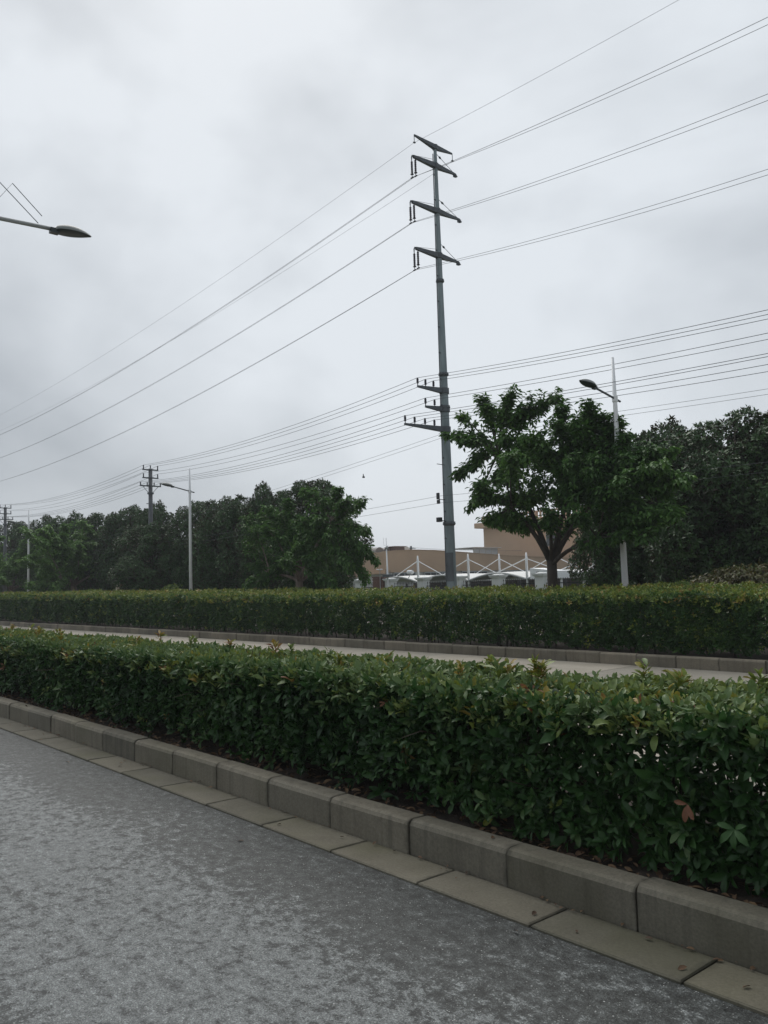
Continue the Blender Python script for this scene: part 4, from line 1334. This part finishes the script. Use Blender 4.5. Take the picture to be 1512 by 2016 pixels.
# parked car at the far left, behind the hedge
t = thing('parked_car', 'dark blue car mostly hidden behind the hedge at the left edge', 'car', (-84.6, 24.0, 0))
b = MB(); b.prism([(-2.1, -.85, .35), (2.1, -.85, .35), (2.15, -.85, .8), (1.2, -.85, 1.0), (.6, -.85, 1.6), (-1.2, -.85, 1.62), (-1.9, -.85, 1.05), (-2.15, -.85, .9)], (0, 1.7, 0)); b.build('body', 'car_blue', t)
b = MB(); b.prism([(-1.6, -.86, 1.1), (.85, -.86, 1.05), (.5, -.86, 1.5), (-1.15, -.86, 1.52)], (0, .01, 0)); b.build('side_window', 'dark_glass', t)
b = MB(); b.box((1.6, 0, 1.72), (.9, 1.4, .3)); b.build('highlight_box', 'white_paint', t)  # white box put in for the bright highlight on the car
for x in (-1.35, 1.35):
    for y in (-.86, .86):
        b = MB(); b.lathe((x, y, .33), [(.2, -.09), (.33, -.08), (.33, .08), (.2, .09)], 14, 'Y'); b.build('wheel', 'rubber', t)

# ------------------------------------------------------------------ carports
def carport(x0, x1, y, zap, mast_x, mast_z, label, depth=5.0, lowside=1.5):
    root = thing('carport', label, 'carport', (0, y, 0), 0, 'white membrane carports')
    n = 12
    def arch(t):
        return lowside + (zap - lowside) * math.sin(math.pi * t)
    # membrane: barrel between the valley lines, rising to the back
    V, F = [], []
    for j in range(5):
        for i in range(n + 1):
            t = i / n
            V.append((x0 + (x1 - x0) * t, depth * j / 4, arch(t) + .05 + .05 * math.sin(math.pi * j / 4)))
    for j in range(4):
        for i in range(n):
            F.append((j * (n + 1) + i, j * (n + 1) + i + 1, (j + 1) * (n + 1) + i + 1, (j + 1) * (n + 1) + i))
    k = len(V)
    V2 = [(x, yy, z - .02) for x, yy, z in V]
    F2 = [tuple(reversed([i + k for i in f])) for f in F]
    b = MB(); b.add(V + V2, F + F2); b.build('membrane', 'membrane', root, True)
    b = MB(); b.tube([(x0 + (x1 - x0) * i / n, -.05, arch(i / n)) for i in range(n + 1)], .075, 6); b.build('arch_beam', 'grey_paint', root)
    b = MB(); b.tube([(mast_x, 0, 0), (mast_x, 0, mast_z - .35), (mast_x, 0, mast_z)], [.10, .085, .04], 8); b.build('mast', 'white_paint', root, True)
    b = MB(); b.box(((x0 + x1) / 2, depth - .4, .72), (x1 - x0 - .1, .08, 1.44)); b.build('dark_backing', 'brown_metal', root)  # dark panel added to stand in for the shade under the arch
    zt = mast_z - .42
    for xe in ((x0 + x1) / 2, mast_x - ((x0 + x1) / 2 - mast_x)):
        b = MB(); b.tube([(mast_x, 0, zt), (xe, 0, zap + .02)], .036, 6); b.build('strut', 'white_paint', root)
    return root
row1 = [(-53.4, 3.55), (-47.86, 3.62), (-42.37, 3.52), (-36.82, 3.35), (-31.3, 3.3), (-25.8, 3.3)]
labs = ['white arched carport behind the slim mast, leftmost of the front row', 'white arched carport whose dark opening shows just left of the tall pole foot', 'white arched carport centred on the gap right of the tall pole foot',
        'white arched carport just left of the big cherry trunk', 'white arched carport right of the big cherry trunk']
for i in range(5):
    carport(row1[i][0], row1[i + 1][0], 45.0, 1.98, row1[i + 1][0] if i else row1[1][0], row1[i + 1][1], labs[i]) if i else carport(row1[0][0], row1[1][0], 45.0, 1.98, row1[1][0], row1[1][1], labs[0])
row2 = [(-52.0, 3.7), (-46.3, 3.7), (-40.6, 3.7), (-34.9, 3.6)]
for i, lab in enumerate(['white carport of the back row seen behind the tall pole foot', 'white carport of the back row between the tall pole and the cherry', 'white carport of the back row behind the big cherry trunk']):
    carport(row2[i][0], row2[i + 1][0], 53.0, 2.0, row2[i + 1][0] if i else -46.3, row2[i + 1][1], lab)
t = thing('camera_housing', 'small white cylinder on a slanting bracket left of the first carport mast', 'camera housing', (-48.35, 44.6, 0))
b = MB(); b.lathe((0, 0, 2.32), [(.10, -.28), (.17, -.24), (.17, .2), (.12, .28)], 12, 'Y')
b.build('cylinder', 'white_paint', t, True)
b = MB(); b.tube([(0, .1, 2.3), (-.35, .1, 1.85)], .03, 6); b.tube([(0, .1, 2.35), (.3, .1, 2.62)], .03, 6); b.build('bracket', 'grey_paint', t)
t = thing('white_cabin', 'white box shaped cabin with a small dark opening beside the cherry trunk', 'cabin', (-33.55, 42.6, 0))
b = MB(); b.prism([(-1.05, 0, 1.50), (1.05, 0, 1.50), (1.05, 0, 1.98), (-1.05, 0, 2.22)], (0, 1.4, 0)); b.build('body', 'white_paint', t)
b = MB(); b.box((-.42, -.01, 1.86), (.20, .03, .20)); b.build('opening', 'dark_glass', t)
for x in (-.9, .9):
    b = MB(); b.tube([(x, .7, 0), (x, .7, 1.5)], .08, 8); b.build('leg', 'white_paint', t)

# ------------------------------------------------------------------ tan building
def building():
    root = thing('building', 'long low tan building with gently arched parapet behind the carports', 'building', (-56.68, 0, 0))
    tops = [(49.17, 4.33), (50.9, 4.44), (52.7, 4.51), (55.5, 4.47), (58.7, 4.33), (62.4, 4.13), (66.3, 3.93), (78.7, 3.6), (84, 3.5)]
    poly = [(0, 49.17, 2.46)] + [(0, y, z) for y, z in tops] + [(0, 84, 2.46)]
    b = MB(); b.prism(poly, (-14, 0, 0)); b.build('upper_wall', 'stucco', root)
    cop = MB()
    for (ya, za), (yb, zb) in zip(tops[:-1], tops[1:]):
        cop.prism([(.05, ya, za + .005), (.05, yb, zb + .005), (.05, yb, zb + .07), (.05, ya, za + .07)], (-.5, 0, 0))
    cop.build('coping', 'stucco', root)
    b = MB(); b.box((-7.1, 66.6, 1.22), (13.9, 34.8, 2.44)); b.build('lower_wall', 'pale_wall', root)
    b = MB(); b.box((-7.0, 48.9, 3.2), (6.0, .5, 2.2)); b.box((-1.2, 49.0, 2.4), (2.6, .5, .12)); b.build('side_bay', 'stucco', root)
    for (ya, yb) in ((50.2, 52.9), (54.1, 57.3), (59.2, 62.9), (65.0, 69.5), (72, 77)):
        w = MB()
        for (y0, y1, z0, z1) in ((ya, yb, 2.36, 2.44), (ya, yb, 1.55, 1.63)):
            w.box((.02, (y0 + y1) / 2, (z0 + z1) / 2), (.10, y1 - y0, z1 - z0))
        nn = 4
        for i in range(nn + 1):
            w.box((.02, ya + (yb - ya) * i / nn, 1.995), (.09, .07, .72))
        wo = w.build('window', 'grey_paint', root)
        for i in range(nn):
            p = MB(); p.box((-.005, ya + (yb - ya) * (i + .5) / nn, 1.995), (.06, (yb - ya) / nn - .08, .72)); p.build('pane', 'dark_glass', wo)
building()
def hood(c, r, l, mat, name, label):
    b = MB()
    pts = [(r * math.cos(math.pi * i / 10), 0, r * math.sin(math.pi * i / 10)) for i in range(11)]
    b.prism([(c[0], c[1] + p[0], c[2] + p[2]) for p in pts], (-l, 0, 0))
    return tag(b.build(name, mat), label, 'roof vent', 'vents on the roof of the tan building')
hood((-59, 50.6, 4.33), .58, 2.0, 'duct_grey', 'roof_vent', 'grey half round roof vent at the left corner of the tan building')
hood((-59.2, 51.75, 4.35), .55, 2.0, 'duct_grey', 'roof_vent', 'dark half round roof vent next to the brown plant box')
hood((-58.6, 53.6, 4.38), .62, 2.2, 'membrane', 'roof_vent', 'white half round roof vent right of the brown plant box')
t = thing('plant_box', 'brown metal plant box between the round vents on the roof', 'plant box', (-59, 52.65, 4.40))
b = MB(); b.box((0, 0, .26), (1.2, 1.15, .54)); b.build('casing', 'brown_metal', t)
b = MB(); b.box((0, 0, .56), (1.4, 1.45, .05)); b.build('lid', 'brown_metal', t)
t = thing('roof_lantern', 'pale blue glazed rooftop structure left of the tan tower', 'roof lantern', (-74, 79.6, 0))
b = MB(); b.box((0, 0, 2.4), (4.4, 4.2, 4.8)); b.build('base', 'pale_wall', t)
for i in range(4):
    b = MB(); b.box((2.2, -1.72 + i * 1.15, 5.2), (.05, 1.08, .80)); b.build('pane', 'pale_glass', t)
for i in range(5):
    b = MB(); b.box((2.2, -2.28 + i * 1.145, 5.2), (.09, .06, .8)); b.build('frame', 'grey_paint', t)
b = MB(); b.box((0, .1, 5.66), (5.2, 5.2, .09)); b.build('roof', 'pale_wall', t)
def tower():
    root = thing('building', 'taller tan building with balustraded roof terrace behind the cherry', 'building', (-77.8, 86, 0))
    b = MB(); b.box((17, 8, 4.35), (34, 16, 8.70)); b.build('wall', 'stucco_light', root)
    b = MB(); b.box((17, 7.8, 9.05), (35.6, 17.6, .70)); b.build('roof_slab', 'stucco_light', root)
    b = MB(); b.box((17, .1, 10.30), (34, .35, .16)); b.build('handrail', 'stucco_light', root)
    b = MB()
    for i in range(58):
        b.box((.2 + i * .58, .1, 9.81), (.22, .2, .82))
    b.build('balusters', 'stucco', root)['kind'] = 'stuff'
    for xx in (.35, 9, 18, 27, 33.6):
        b = MB(); b.box((xx, .1, 9.86), (.9, .5, .93)); b.build('pier', 'stucco_light', root)
    for i in range(4):
        w = MB(); w.box((12 + i * 6, -.04, 6.4), (2.2, .12, 1.7)); wo = w.build('window', 'grey_paint', root)
        for s_ in (-1, 1):
            p = MB(); p.box((12 + i * 6 + s_ * .52, -.08, 6.4), (.96, .1, 1.5)); p.build('pane', 'dark_glass', wo)
tower()
t = thing('utility_pole', 'tiny distant utility pole above the roof of the tan building', 'utility pole', (-80.75, 74.77, 0))
b = MB(); b.tube([(0, 0, 0), (0, 0, 6.3)], .13, 8); b.build('shaft', 'old_concrete', t)
b = MB(); b.box((0, 0, 6.0), (1.2, .8, .08)); b.build('crossarm', 'dark_steel', t)
wire('distant wire sagging above the roof of the tan building', [span((-95, 58, 6.6), (-80.75, 74.77, 6.1), .3, 12), span((-80.75, 74.77, 6.1), (-62, 96.5, 5.6), .6, 12)], .02, 'distant wires')

# ------------------------------------------------------------------ damp air
mt = bpy.data.materials.new('haze')
mt.use_nodes = True
nt = mt.node_tree
nt.nodes.clear()
out = nt.nodes.new('ShaderNodeOutputMaterial')
pv = nt.nodes.new('ShaderNodeVolumePrincipled')
pv.inputs['Color'].default_value = (0.86, 0.89, 0.93, 1)
pv.inputs['Density'].default_value = 0.0009
nt.links.new(pv.outputs[0], out.inputs['Volume'])
M['haze'] = mt
b = MB(); b.box((0, 0, 8.5), (1260, 1260, 20.0))
tag(b.build('haze', 'haze'), 'thin damp haze over the whole street', None, None, 'stuff')
